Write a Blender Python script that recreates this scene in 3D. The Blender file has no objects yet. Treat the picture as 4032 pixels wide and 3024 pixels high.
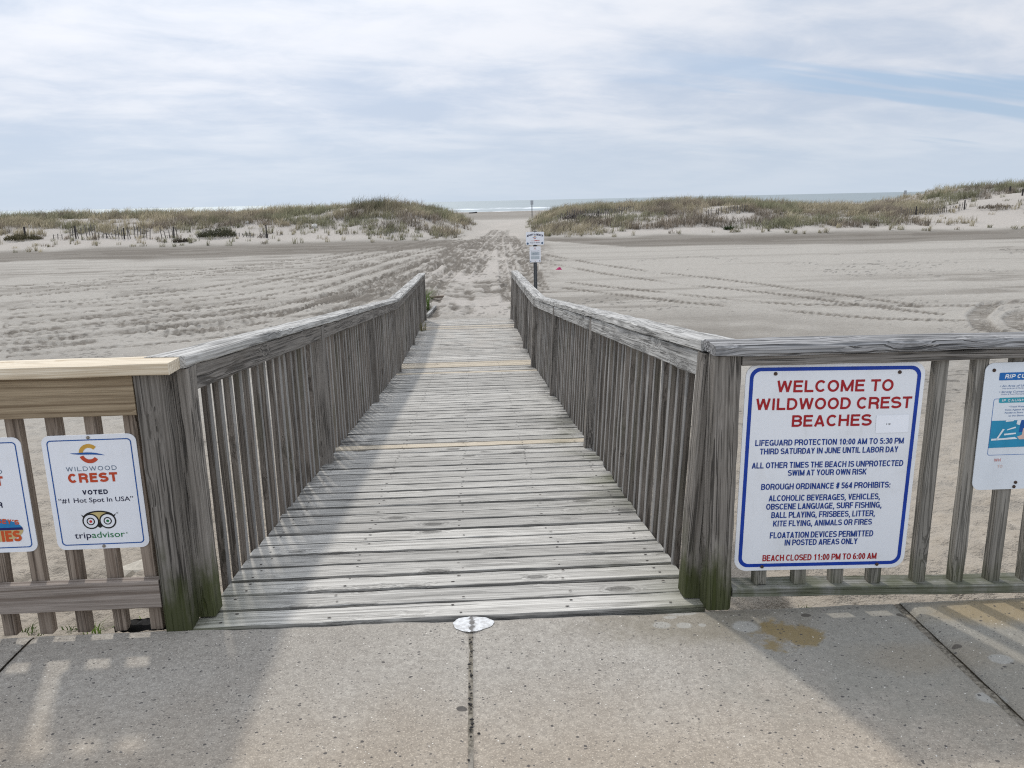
import bpy, math, random
import numpy as np
from mathutils import Matrix, Vector

random.seed(7)
rng = np.random.default_rng(7)
scn = bpy.context.scene
COL = scn.collection
RAD = math.radians

# ------------------------------------------------------------------ numpy noise
_lat = rng.random((256, 256))


def vnoise(x, y):
    xi = np.floor(x).astype(np.int64)
    yi = np.floor(y).astype(np.int64)
    fx = x - xi
    fy = y - yi
    fx = fx * fx * fx * (fx * (fx * 6 - 15) + 10)
    fy = fy * fy * fy * (fy * (fy * 6 - 15) + 10)
    a = _lat[xi & 255, yi & 255]
    b = _lat[(xi + 1) & 255, yi & 255]
    c = _lat[xi & 255, (yi + 1) & 255]
    d = _lat[(xi + 1) & 255, (yi + 1) & 255]
    return (a * (1 - fx) + b * fx) * (1 - fy) + (c * (1 - fx) + d * fx) * fy


def fbm(x, y, s=1.0, o=4, g=0.5):
    x = np.asarray(x, float) / s
    y = np.asarray(y, float) / s
    t = 0.0
    a = 1.0
    n = 0.0
    for k in range(o):
        t = t + a * vnoise(x + 17.3 * k, y + 9.1 * k)
        n += a
        a *= g
        x = x * 2.03
        y = y * 2.03
    return t / n


def sstep(a, b, x):
    t = np.clip((np.asarray(x, float) - a) / (b - a), 0, 1)
    return t * t * (3 - 2 * t)


# ------------------------------------------------------------------ objects
def tag(o, label=None, cat=None, group=None, kind=None):
    if label:
        o['label'] = label
    if cat:
        o['category'] = cat
    if group:
        o['group'] = group
    if kind:
        o['kind'] = kind
    return o


def empty(name, loc=(0, 0, 0), rot=(0, 0, 0), label=None, cat=None, group=None):
    o = bpy.data.objects.new(name, None)
    o.empty_display_size = 0.1
    o.location = loc
    o.rotation_euler = rot
    COL.objects.link(o)
    return tag(o, label, cat, group)


def mesh_np(name, V, quads=None, tris=None, polys=None, fattr=None, vattr=None, cattr=None, smooth=False):
    """mesh from numpy arrays; attributes are per point"""
    me = bpy.data.meshes.new(name)
    V = np.asarray(V, np.float32)
    if polys is not None:
        me.from_pydata([tuple(v) for v in V], [], polys)
    else:
        idx = []
        tot = []
        if quads is not None and len(quads):
            idx.append(np.asarray(quads, np.int32).ravel())
            tot.append(np.full(len(quads), 4, np.int32))
        if tris is not None and len(tris):
            idx.append(np.asarray(tris, np.int32).ravel())
            tot.append(np.full(len(tris), 3, np.int32))
        idx = np.concatenate(idx)
        tot = np.concatenate(tot)
        st = np.concatenate([[0], np.cumsum(tot)[:-1]]).astype(np.int32)
        me.vertices.add(len(V))
        me.vertices.foreach_set('co', V.ravel())
        me.loops.add(len(idx))
        me.loops.foreach_set('vertex_index', idx)
        me.polygons.add(len(tot))
        me.polygons.foreach_set('loop_start', st)
        me.polygons.foreach_set('loop_total', tot)
    me.update(calc_edges=True)
    me.validate()
    for d, ty, key in ((fattr, 'FLOAT', 'value'), (vattr, 'FLOAT_VECTOR', 'vector'), (cattr, 'FLOAT_COLOR', 'color')):
        if d:
            for k, arr in d.items():
                at = me.attributes.new(k, ty, 'POINT')
                at.data.foreach_set(key, np.asarray(arr, np.float32).ravel())
    if smooth:
        me.polygons.foreach_set('use_smooth', np.ones(len(me.polygons), bool))
    return me


def link(name, me, mat, parent=None, loc=(0, 0, 0)):
    o = bpy.data.objects.new(name, me)
    if mat:
        me.materials.append(mat)
    o.location = loc
    COL.objects.link(o)
    if parent is not None:
        o.parent = parent
    return o


# ------------------------------------------------------------------ node helper
class NT:
    def __init__(self, tree):
        self.t = tree
        tree.nodes.clear()

    def n(self, ty, ins=None, **props):
        nd = self.t.nodes.new(ty)
        for k, v in props.items():
            setattr(nd, k, v)
        if ins:
            for k, v in ins.items():
                s = nd.inputs[k]
                if isinstance(v, bpy.types.NodeSocket):
                    self.t.links.new(v, s)
                else:
                    s.default_value = v
        return nd

    def m(self, op, a, b=0.0, c=0.0, clamp=False):
        nd = self.n('ShaderNodeMath', {0: a, 1: b, 2: c}, operation=op)
        nd.use_clamp = clamp
        return nd.outputs[0]

    def v(self, op, a, b=(0, 0, 0)):
        nd = self.n('ShaderNodeVectorMath', {0: a, 1: b}, operation=op)
        return nd.outputs[0]

    def attr(self, name):
        return self.n('ShaderNodeAttribute', attribute_name=name)

    def mix(self, f, a, b, blend='MIX'):
        nd = self.n('ShaderNodeMix', data_type='RGBA', blend_type=blend, clamp_factor=True)
        for i, val in ((0, f), (6, a), (7, b)):
            s = nd.inputs[i]
            if isinstance(val, bpy.types.NodeSocket):
                self.t.links.new(val, s)
            elif i == 0:
                s.default_value = val
            else:
                s.default_value = tuple(val) + (1,) if len(val) == 3 else val
        return nd.outputs[2]

    def noise(self, vec, scale=1.0, detail=3.0, rough=0.55, dist=0.0):
        nd = self.n('ShaderNodeTexNoise', {'Vector': vec, 'Scale': scale, 'Detail': detail, 'Roughness': rough, 'Distortion': dist})
        return nd.outputs['Fac']

    def vor(self, vec, scale=1.0, feature='F1'):
        return self.n('ShaderNodeTexVoronoi', {'Vector': vec, 'Scale': scale}, feature=feature)

    def rng(self, x, a, b, c=0.0, d=1.0, smooth=True):
        nd = self.n('ShaderNodeMapRange', {0: x, 1: a, 2: b, 3: c, 4: d})
        nd.interpolation_type = 'SMOOTHSTEP' if smooth else 'LINEAR'
        return nd.outputs[0]


def new_mat(name):
    m = bpy.data.materials.new(name)
    m.use_nodes = True
    return m, NT(m.node_tree)


def finish(nt, col, rough=0.85, bump=None, dist=0.002, spec=0.25, strength=1.0, metallic=0.0):
    ins = {'Base Color': col, 'Roughness': rough, 'Specular IOR Level': spec, 'Metallic': metallic}
    if isinstance(col, tuple) and len(col) == 3:
        ins['Base Color'] = col + (1,)
    if bump is not None:
        b = nt.n('ShaderNodeBump', {'Height': bump, 'Distance': dist, 'Strength': strength})
        ins['Normal'] = b.outputs[0]
    p = nt.n('ShaderNodeBsdfPrincipled', ins)
    nt.n('ShaderNodeOutputMaterial', {0: p.outputs[0]})
    return p


def plain(name, col, rough=0.6, spec=0.3, var=0.06, scale=25, metallic=0.0):
    m, nt = new_mat(name)
    tc = nt.n('ShaderNodeTexCoord').outputs['Object']
    f = nt.noise(tc, scale, 3)
    c = nt.mix(nt.rng(f, 0.3, 0.7), tuple(x * (1 - var) for x in col), tuple(min(1, x * (1 + var)) for x in col))
    finish(nt, c, rough, spec=spec, metallic=metallic)
    return m


# ------------------------------------------------------------------ wood
def wood(name, dark, light, crack=1.0, ring=0.35, knot=0.6, streak=0.5, algae=0.0, mildew=False, moss_h=0.45, stain=None, rough=0.85, ringscale=0.011, cut=0.0):
    m, nt = new_mat(name)
    g = nt.attr('gco').outputs['Vector']
    tint = nt.attr('tint').outputs['Fac']
    pos = nt.n('ShaderNodeNewGeometry').outputs['Position']
    # knots bend the grain around them
    kv = nt.vor(nt.v('MULTIPLY', g, (4.2, 9, 9)), 1.0)
    ksel = nt.m('LESS_THAN', nt.n('ShaderNodeSeparateColor', {0: kv.outputs['Color']}).outputs[0], 0.30)
    kn = nt.m('MULTIPLY', nt.m('SUBTRACT', nt.noise(nt.v('MULTIPLY', g, (30, 60, 60)), 1.0, 2), 0.5), 0.12)
    kd = nt.m('ADD', kv.outputs['Distance'], kn)
    kd = nt.m('ADD', kd, nt.m('MULTIPLY', nt.m('SUBTRACT', 1.0, ksel), 2.0))
    knear = nt.rng(kd, 0.5, 0.1)
    kcore = nt.rng(kd, 0.24, 0.16)
    w1 = nt.noise(nt.v('MULTIPLY', g, (0.8, 6, 6)), 1.0, 2)
    w2 = nt.noise(nt.v('MULTIPLY', g, (5, 30, 30)), 1.0, 2)
    sep = nt.n('ShaderNodeSeparateXYZ', {0: g})
    rr = nt.m('SQRT', nt.m('ADD', nt.m('MULTIPLY', sep.outputs[1], sep.outputs[1]), nt.m('MULTIPLY', sep.outputs[2], sep.outputs[2])))
    rr = nt.m('ADD', rr, nt.m('MULTIPLY', w1, 0.022))
    rr = nt.m('ADD', rr, nt.m('MULTIPLY', w2, 0.002))
    rr = nt.m('ADD', rr, nt.m('MULTIPLY', knear, 0.025 * knot))
    ph = nt.m('MULTIPLY', rr, 2 * math.pi / ringscale)
    rings = nt.m('MULTIPLY_ADD', nt.m('SINE', ph), 0.5, 0.5)
    rings = nt.m('POWER', rings, 5.0)
    gw = nt.v('ADD', g, nt.n('ShaderNodeCombineXYZ', {1: nt.m('MULTIPLY', w1, 0.02), 2: nt.m('MULTIPLY', knear, 0.022)}).outputs[0])
    fib = nt.noise(nt.v('MULTIPLY', gw, (4.0, 190, 190)), 1.0, 3, 0.65)
    st = nt.noise(nt.v('MULTIPLY', gw, (1.5, 80, 80)), 1.0, 4, 0.62)
    big = nt.noise(nt.v('MULTIPLY', g, (1.3, 5, 5)), 1.0, 2)
    f = nt.m('ADD', nt.m('MULTIPLY', nt.rng(fib, 0.34, 0.66), 0.42), nt.m('MULTIPLY', nt.rng(st, 0.34, 0.66), streak * 0.72))
    f = nt.m('ADD', f, nt.m('MULTIPLY', nt.m('SUBTRACT', big, 0.5), 0.3))
    f = nt.m('SUBTRACT', f, nt.m('MULTIPLY', rings, ring))
    f = nt.m('ADD', f, 0.20, clamp=True)
    col = nt.mix(f, dark, light)
    ck = nt.noise(nt.v('MULTIPLY', gw, (1.8, 115, 115)), 1.0, 1, 0.5)
    cmask = nt.rng(ck, 0.645, 0.685)
    ck2 = nt.noise(nt.v('MULTIPLY', gw, (0.5, 48, 48)), 1.0, 1, 0.5)
    cmask = nt.m('MAXIMUM', cmask, nt.m('MULTIPLY', nt.rng(ck2, 0.735, 0.76), 0.9))
    # thin drying checks: narrow contour lines that follow the grain
    cn = nt.noise(nt.v('MULTIPLY', gw, (0.55, 24, 24)), 1.0, 2, 0.5)
    ln1 = nt.rng(nt.m('ABSOLUTE', nt.m('SUBTRACT', cn, 0.5)), 0.020, 0.006)
    ln2 = nt.rng(nt.m('ABSOLUTE', nt.m('SUBTRACT', cn, 0.58)), 0.016, 0.005)
    ln = nt.m('MULTIPLY', nt.m('MAXIMUM', ln1, ln2), nt.rng(nt.noise(nt.v('MULTIPLY', g, (3.0, 12, 12)), 1.0, 2), 0.40, 0.56))
    cmask = nt.m('MAXIMUM', cmask, ln)
    cmask = nt.m('MULTIPLY', cmask, crack, clamp=True)
    col = nt.mix(nt.m('MULTIPLY', cmask, 0.78), col, tuple(x * 0.14 for x in dark))
    kring = nt.m('MULTIPLY', nt.m('MULTIPLY_ADD', nt.m('SINE', nt.m('MULTIPLY', kd, 90)), 0.5, 0.5), nt.rng(kd, 0.40, 0.16))
    col = nt.mix(nt.m('MULTIPLY', kring, 0.55 * knot), col, tuple(x * 0.4 for x in dark))
    col = nt.mix(nt.m('MULTIPLY', kcore, 0.62 * knot), col, tuple(x * 0.42 for x in dark))
    if stain:
        col = nt.mix(nt.m('MULTIPLY', nt.rng(nt.noise(nt.v('MULTIPLY', g, (2.5, 9, 9)), 1.0, 3), 0.5, 0.72), stain[1]), col, stain[0])
    if mildew:
        ed = nt.attr('edge').outputs['Fac']
        edn = nt.m('MULTIPLY', nt.rng(nt.m('ADD', ed, nt.m('MULTIPLY', nt.m('SUBTRACT', nt.noise(nt.v('MULTIPLY', g, (7, 20, 20)), 1.0, 3), 0.5), 0.9)), 0.5, 1.1), 0.75)
        col = nt.mix(edn, col, tuple(x * 0.16 for x in dark))
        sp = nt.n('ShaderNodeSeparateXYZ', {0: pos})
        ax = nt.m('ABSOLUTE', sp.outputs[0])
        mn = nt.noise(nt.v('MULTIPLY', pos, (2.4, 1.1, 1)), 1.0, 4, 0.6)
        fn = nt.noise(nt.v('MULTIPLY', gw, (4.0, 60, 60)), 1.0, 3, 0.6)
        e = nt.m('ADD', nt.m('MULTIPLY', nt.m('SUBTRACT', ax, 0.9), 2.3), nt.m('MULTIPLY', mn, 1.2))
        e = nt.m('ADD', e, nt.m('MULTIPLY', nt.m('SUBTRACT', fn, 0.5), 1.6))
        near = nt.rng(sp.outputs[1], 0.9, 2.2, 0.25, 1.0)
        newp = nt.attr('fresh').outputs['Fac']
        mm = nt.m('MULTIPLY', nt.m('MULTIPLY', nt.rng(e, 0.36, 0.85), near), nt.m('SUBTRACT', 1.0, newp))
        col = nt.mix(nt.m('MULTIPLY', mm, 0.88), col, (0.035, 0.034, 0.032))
        # green at the right-hand edge and by the first planks
        ge = nt.m('MULTIPLY', nt.rng(sp.outputs[0], 0.45, 0.95), nt.rng(nt.noise(pos, 1.7, 3), 0.45, 0.7))
        ge2 = nt.m('MULTIPLY', nt.rng(ax, 0.55, 0.98), nt.rng(sp.outputs[1], 0.75, 0.0))
        ge = nt.m('MAXIMUM', nt.m('MULTIPLY', ge, nt.rng(sp.outputs[1], 6.5, 2.0)), ge2)
        col = nt.mix(nt.m('MULTIPLY', ge, 0.5), col, (0.10, 0.105, 0.04))
        # trodden sand along the middle toward the beach end
        sd = nt.m('MULTIPLY', nt.rng(sp.outputs[1], 5.0, 13.0), nt.rng(nt.noise(pos, 2.5, 4), 0.35, 0.7))
        col = nt.mix(nt.m('MULTIPLY', sd, 0.45), col, (0.44, 0.39, 0.33))
    if algae > 0:
        sp = nt.n('ShaderNodeSeparateXYZ', {0: pos})
        an = nt.noise(nt.v('MULTIPLY', pos, (14, 14, 5)), 1.0, 4, 0.6)
        h = nt.m('ADD', nt.m('MULTIPLY', sp.outputs[2], -1.0 / moss_h), 1.0)
        am = nt.rng(nt.m('ADD', h, nt.m('MULTIPLY', nt.m('SUBTRACT', an, 0.5), 1.5)), 0.25, 0.9)
        col = nt.mix(nt.m('MULTIPLY', am, algae), col, (0.048, 0.058, 0.012))
    if cut:  # x-facing sides painted paler silver, imitating light on the picket flanks
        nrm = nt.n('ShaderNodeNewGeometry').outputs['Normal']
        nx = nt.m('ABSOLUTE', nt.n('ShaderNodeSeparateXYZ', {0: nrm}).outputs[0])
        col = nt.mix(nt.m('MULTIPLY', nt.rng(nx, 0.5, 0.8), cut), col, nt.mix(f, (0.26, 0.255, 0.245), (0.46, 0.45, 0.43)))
    tv = nt.m('ADD', 0.5, nt.m('MULTIPLY', tint, 1.0))
    hs = nt.n('ShaderNodeHueSaturation', {'Value': tv, 'Color': col})
    hgt = nt.m('SUBTRACT', nt.m('ADD', nt.m('MULTIPLY', fib, 0.6), nt.m('MULTIPLY', st, 0.6)), nt.m('MULTIPLY', cmask, 1.6))
    hgt = nt.m('SUBTRACT', hgt, nt.m('MULTIPLY', rings, 0.25))
    finish(nt, hs.outputs[0], rough, hgt, 0.0022, spec=0.2)
    return m


M = {}
M['deck'] = wood('weathered_deck_wood', (0.25, 0.236, 0.212), (0.565, 0.54, 0.49), crack=0.5, ring=0.25, knot=1.0, streak=0.6, mildew=True)
M['deck_new'] = wood('new_pine_plank', (0.42, 0.355, 0.265), (0.62, 0.545, 0.43), crack=0.2, ring=0.25, knot=0.5, streak=0.45, mildew=True)
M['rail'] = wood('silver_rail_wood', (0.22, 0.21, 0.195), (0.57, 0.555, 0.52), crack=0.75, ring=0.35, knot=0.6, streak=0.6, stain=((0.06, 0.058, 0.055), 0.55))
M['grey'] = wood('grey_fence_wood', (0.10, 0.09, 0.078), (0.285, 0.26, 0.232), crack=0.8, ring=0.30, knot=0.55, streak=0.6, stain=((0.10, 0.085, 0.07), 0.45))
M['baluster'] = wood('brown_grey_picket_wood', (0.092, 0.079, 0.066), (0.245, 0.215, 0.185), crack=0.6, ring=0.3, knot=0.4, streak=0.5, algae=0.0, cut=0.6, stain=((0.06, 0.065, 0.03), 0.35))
M['post'] = wood('mossy_post_wood', (0.10, 0.088, 0.074), (0.285, 0.258, 0.226), crack=0.9, ring=0.35, knot=0.6, streak=0.6, algae=0.85, moss_h=0.42)
M['mossrail'] = wood('mossy_rail_wood', (0.12, 0.115, 0.10), (0.32, 0.31, 0.285), crack=0.5, ring=0.3, streak=0.5, algae=0.62, moss_h=0.2)
M['picket'] = wood('brown_picket_wood', (0.135, 0.10, 0.075), (0.33, 0.27, 0.215), crack=0.5, ring=0.3, knot=0.4, streak=0.5)
M['greypicket'] = wood('grey_picket_wood', (0.14, 0.128, 0.108), (0.34, 0.315, 0.275), crack=0.6, ring=0.3, knot=0.3, streak=0.55, algae=0.5, moss_h=0.28)
M['brownrail'] = wood('brown_rail_wood', (0.17, 0.135, 0.11), (0.40, 0.345, 0.30), crack=0.15, ring=0.6, knot=0.8, streak=0.35, ringscale=0.017)
M['fascia_new'] = wood('pine_fascia_wood', (0.17, 0.122, 0.075), (0.40, 0.315, 0.21), crack=0.12, ring=0.5, knot=0.95, streak=0.4, ringscale=0.022)
M['cap_new'] = wood('pine_cap_wood', (0.47, 0.38, 0.265), (0.83, 0.75, 0.61), crack=0.08, ring=0.5, knot=0.4, streak=0.3, ringscale=0.017)
M['cap_dark'] = wood('dark_grained_cap_wood', (0.09, 0.09, 0.09), (0.42, 0.41, 0.40), crack=1.0, ring=0.45, knot=0.4, streak=0.75)
M['lath'] = wood('snow_fence_lath', (0.08, 0.072, 0.065), (0.185, 0.17, 0.155), crack=0.3, ring=0.2, streak=0.5)
M['nail'] = plain('rusty_nail', (0.035, 0.026, 0.022), 0.7)


def board_geo(o, a, b, c, L, w, t, seg=None, jit=0.0012, cham=0.004, tint=None, warp=0.0, r=rng, crown=False):
    """one sawn board: starts at centre o, runs L along a, w wide along b, t thick along c"""
    o, a, b, c = (np.asarray(q, float) for q in (o, a, b, c))
    if seg is None:
        seg = max(2, min(28, int(L / 0.12)))
    hw, ht = w / 2, t / 2
    k = min(cham, hw * .4, ht * .4)
    prof = np.array([(-hw + k, -ht), (hw - k, -ht), (hw, -ht + k), (hw, ht - k), (hw - k, ht), (-hw + k, ht), (-hw, ht - k), (-hw, -ht + k)])
    if crown:
        e = 0.009
        prof = np.array([(-hw + k, -ht), (hw - k, -ht), (hw, -ht + k), (hw, ht - k), (hw - k, ht), (hw - e, ht + .0012), (0, ht + .0018), (-hw + e, ht + .0012), (-hw + k, ht), (-hw, ht - k), (-hw, -ht + k)])
    NP = len(prof)
    ls = np.linspace(0, L, seg + 1)
    ph = r.random(2) * 6.28
    V = []
    G = []
    rx, rb, rc = r.random() * 60, (r.random() - .5) * w * 1.2, 0.03 + r.random() * 0.10 * (1 if r.random() < .5 else -1)
    for i, l in enumerate(ls):
        wob = warp * math.sin(ph[0] + l * 1.7) + warp * .4 * math.sin(ph[1] + l * 5.1)
        jj = r.normal(0, jit, (NP, 2))
        for q in range(NP):
            y = prof[q, 0] + jj[q, 0]
            z = prof[q, 1] + jj[q, 1] + wob
            V.append(o + a * l + b * y + c * z)
            G.append((l + rx, y + rb, z + rc))
    V = np.array(V)
    G = np.array(G)
    F = []
    for i in range(seg):
        for q in range(NP):
            q2 = (q + 1) % NP
            F.append((i * NP + q, i * NP + q2, (i + 1) * NP + q2, (i + 1) * NP + q))
    n = seg * NP
    F.append(tuple(range(NP - 1, -1, -1)))
    F.append(tuple(n + q for q in range(NP)))
    # keep winding outward whatever the frame's handedness
    if np.dot(np.cross(a, b), c) < 0:
        F = [tuple(reversed(f)) for f in F]
    tn = (0.5 + r.normal(0, 0.07)) if tint is None else tint
    return V, F, G, np.full(len(V), tn)


def edge_attr(n):
    return np.tile([1, 1, 1, 1, 1, 0, 0, 0, 1, 1, 1], n // 11).astype(float)


def board(name, o, a, b, c, L, w, t, mat, parent=None, **kw):
    V, F, G, T = board_geo(o, a, b, c, L, w, t, **kw)
    o = np.asarray(o, float)
    fa = {'tint': T}
    if kw.get('crown'):
        fa['edge'] = edge_attr(len(V))
    me = mesh_np(name, V - o, polys=F, vattr={'gco': G}, fattr=fa)
    pl = np.array(parent.location) if parent else np.zeros(3)
    ob = link(name, me, M[mat] if isinstance(mat, str) else mat, parent, tuple(o - pl))
    return ob


X, Y, Z = (1, 0, 0), (0, 1, 0), (0, 0, 1)
HW = 0.915          # half the clear width of the ramp
YK, ZK, YE, ZE = 7.85, -0.745, 13.89, -0.944


def zdeck(y):
    return np.where(np.asarray(y) < YK, ZK * np.asarray(y) / YK, ZK + (np.asarray(y) - YK) * (ZE - ZK) / (YE - YK))


# ------------------------------------------------------------------ terrain
CX, CY, CH = 0.1151, -2.5926, 1.4544


def gap_centre(y):
    return 1.8 + np.clip((y - 48) * 0.05, -0.6, 6)


def crest(x):
    xs = [-80, -45, -36, -28, -20, -13, -9, -6.5, -4.5, -3, 3, 5, 8, 12, 17, 20, 24, 28, 31, 34, 37, 42, 50, 80]
    zs = [1.7, 1.7, 1.72, 1.66, 1.60, 1.64, 1.85, 2.05, 1.70, 1.5, 1.0, 1.10, 1.36, 1.50, 1.72, 1.76, 1.50, 1.26, 1.08, 1.05, 1.28, 2.2, 2.5, 2.2]
    return np.interp(x, xs, zs)


def toe(x):
    return np.interp(x, [-60, -28, -20, -4, 2, 8, 20, 32, 45, 80], [44.5, 45.2, 47.0, 47.0, 50, 46.2, 45.2, 44.6, 44, 43]) + 1.2 * (fbm(x, x * 0 + 3.3, 4, 3) - .5)


def dune_mask(x, y):
    g = gap_centre(y)
    l = sstep(-1.0, -6.2, x - g)
    r_ = sstep(0.9, 5.8, x - g)
    return np.maximum(l, r_)


def ground_large(x, y):
    """ground height without small relief"""
    x = np.asarray(x, float)
    y = np.asarray(y, float)
    near = zdeck(np.clip(y, 0, YE)) - 0.105
    flat = -0.955
    t = sstep(11.5, 15.0, y)
    z = near * (1 - t) + flat * t
    z = z + 0.10 * (fbm(x, y, 9, 3) - .5) * sstep(12, 20, y)
    d = y - toe(x)
    up = np.clip(d / 14.0, 0, 1)
    prof = (0.75 * up + 0.25 * sstep(0, 1, up)) * (1 - sstep(24, 48, d))
    lump = 1 + 0.42 * (fbm(x, y, 5.0, 3) - .5) * sstep(0, 6, d)
    # the bare right-hand flank lies flatter than the grassy dunes
    z = z + crest(x) * prof * lump * dune_mask(x, y)
    # path rises a little through the gap, then the beach falls to the sea
    z = z + 0.10 * sstep(50, 75, y) * (1 - sstep(85, 112, y))
    far = np.interp(y, [0, 95, 118, 340, 420], [0, 0, -0.25, -2.05, -3.4])
    z = z + far
    return z


# tyre tracks: world polylines read off the ground
TR = {
    'L0': [(-13.46, 20.89), (-11.8, 23.79), (-9.05, 27.36), (-6.0, 32.3), (-3.16, 44.6), (-0.59, 54.96)],
    'L1': [(-12.0, 18.28), (-9.74, 20.04), (-7.53, 22.25), (-5.31, 28.21), (-2.88, 40.45), (0.61, 52.47)],
    'L2': [(-10.53, 15.66), (-8.71, 16.77), (-6.75, 18.36), (-4.47, 23.32), (-2.51, 34.8), (1.34, 50.36)],
    'L3': [(-9.85, 14.46), (-7.87, 15.61), (-5.97, 17.01), (-3.93, 20.14), (-2.6, 29.36), (-0.13, 41.47)],
    'L4': [(-9.29, 13.44), (-7.28, 14.19), (-5.48, 15.37), (-3.56, 17.97), (-2.02, 27.52), (0.17, 38.18)],
    'L5': [(-8.47, 11.99), (-7.1, 13.08), (-5.35, 13.91), (-3.3, 16.45), (-1.48, 25.4), (0.67, 33.63)],
    'L6': [(-8.14, 11.4), (-7.2, 12.1), (-5.55, 12.74), (-3.93, 14.39), (-2.64, 21.42), (-1.07, 25.28)],
    'L8': [(-14.8, 23.4), (-12.6, 25.4), (-10.2, 28.4), (-7.0, 34.2), (-3.6, 46.0)],
    'L9': [(-9.6, 13.0), (-8.3, 13.3), (-6.6, 14.3), (-4.6, 16.0), (-2.9, 20.5), (-1.5, 30.0)],
    'M0': [(-11.0, 16.9), (-9.3, 18.4), (-7.1, 20.2), (-4.9, 25.6), (-2.7, 37.4)],
    'M1': [(-8.9, 12.6), (-7.6, 12.5), (-6.2, 13.2), (-4.2, 15.2), (-2.2, 23.4)],
    'P0': [(-1.0, 16.5), (-0.9, 22), (-0.1, 34), (0.9, 48), (2.0, 62)],
    'P1': [(1.15, 16.5), (1.35, 24), (1.7, 36), (2.2, 50), (2.9, 62)],
    'P2': [(-2.4, 18.5), (-1.7, 25), (-0.4, 38), (1.2, 52), (2.2, 64)],
    'P3': [(1.9, 19), (2.3, 28), (2.6, 40), (2.9, 54)],
    'P4': [(-3.1, 21), (-2.2, 29), (-0.7, 41), (0.9, 54)],
    'P5': [(0.1, 24), (0.6, 33), (1.5, 46), (2.6, 60)],
    'R0': [(2.6, 19.5), (5.04, 15.56), (6.92, 13.92), (8.24, 12.6), (9.57, 12.0)],
    'R1': [(2.9, 21.0), (5.43, 17.01), (7.27, 14.8), (9.06, 14.18), (10.97, 13.94)],
    'R2': [(3.4, 34.0), (5.0, 27.0), (6.8, 22.11), (8.03, 19.39), (9.07, 16.01), (9.8, 13.99)],
    'R3': [(3.2, 28.0), (4.6, 23.0), (6.09, 19.47), (7.7, 16.82), (8.54, 14.52), (9.68, 12.93)],
    'A1': [(9.0, 9.6), (9.19, 10.91), (10.15, 12.66), (11.39, 14.12), (13.5, 14.6), (16, 14.2)],
    'A2': [(9.6, 9.8), (9.9, 11.01), (10.63, 12.29), (11.43, 13.1), (13.3, 13.5), (15.6, 13.1)],
    'A3': [(10.3, 9.6), (10.6, 11.0), (11.2, 12.0), (12.2, 12.5), (14.0, 12.4)],
}


def smooth_poly(P, n=160):
    P = np.array(P, float)
    s = np.concatenate([[0], np.cumsum(np.hypot(*np.diff(P, axis=0).T))])
    t = np.linspace(0, s[-1], n)
    Q = np.stack([np.interp(t, s, P[:, 0]), np.interp(t, s, P[:, 1])], 1)
    k = 13
    ker = np.hanning(k + 2)[1:-1]
    ker /= ker.sum()
    pad = np.concatenate([np.repeat(Q[:1], k // 2, 0), Q, np.repeat(Q[-1:], k // 2, 0)])
    return np.stack([np.convolve(pad[:, i], ker, 'valid') for i in (0, 1)], 1)


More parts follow.
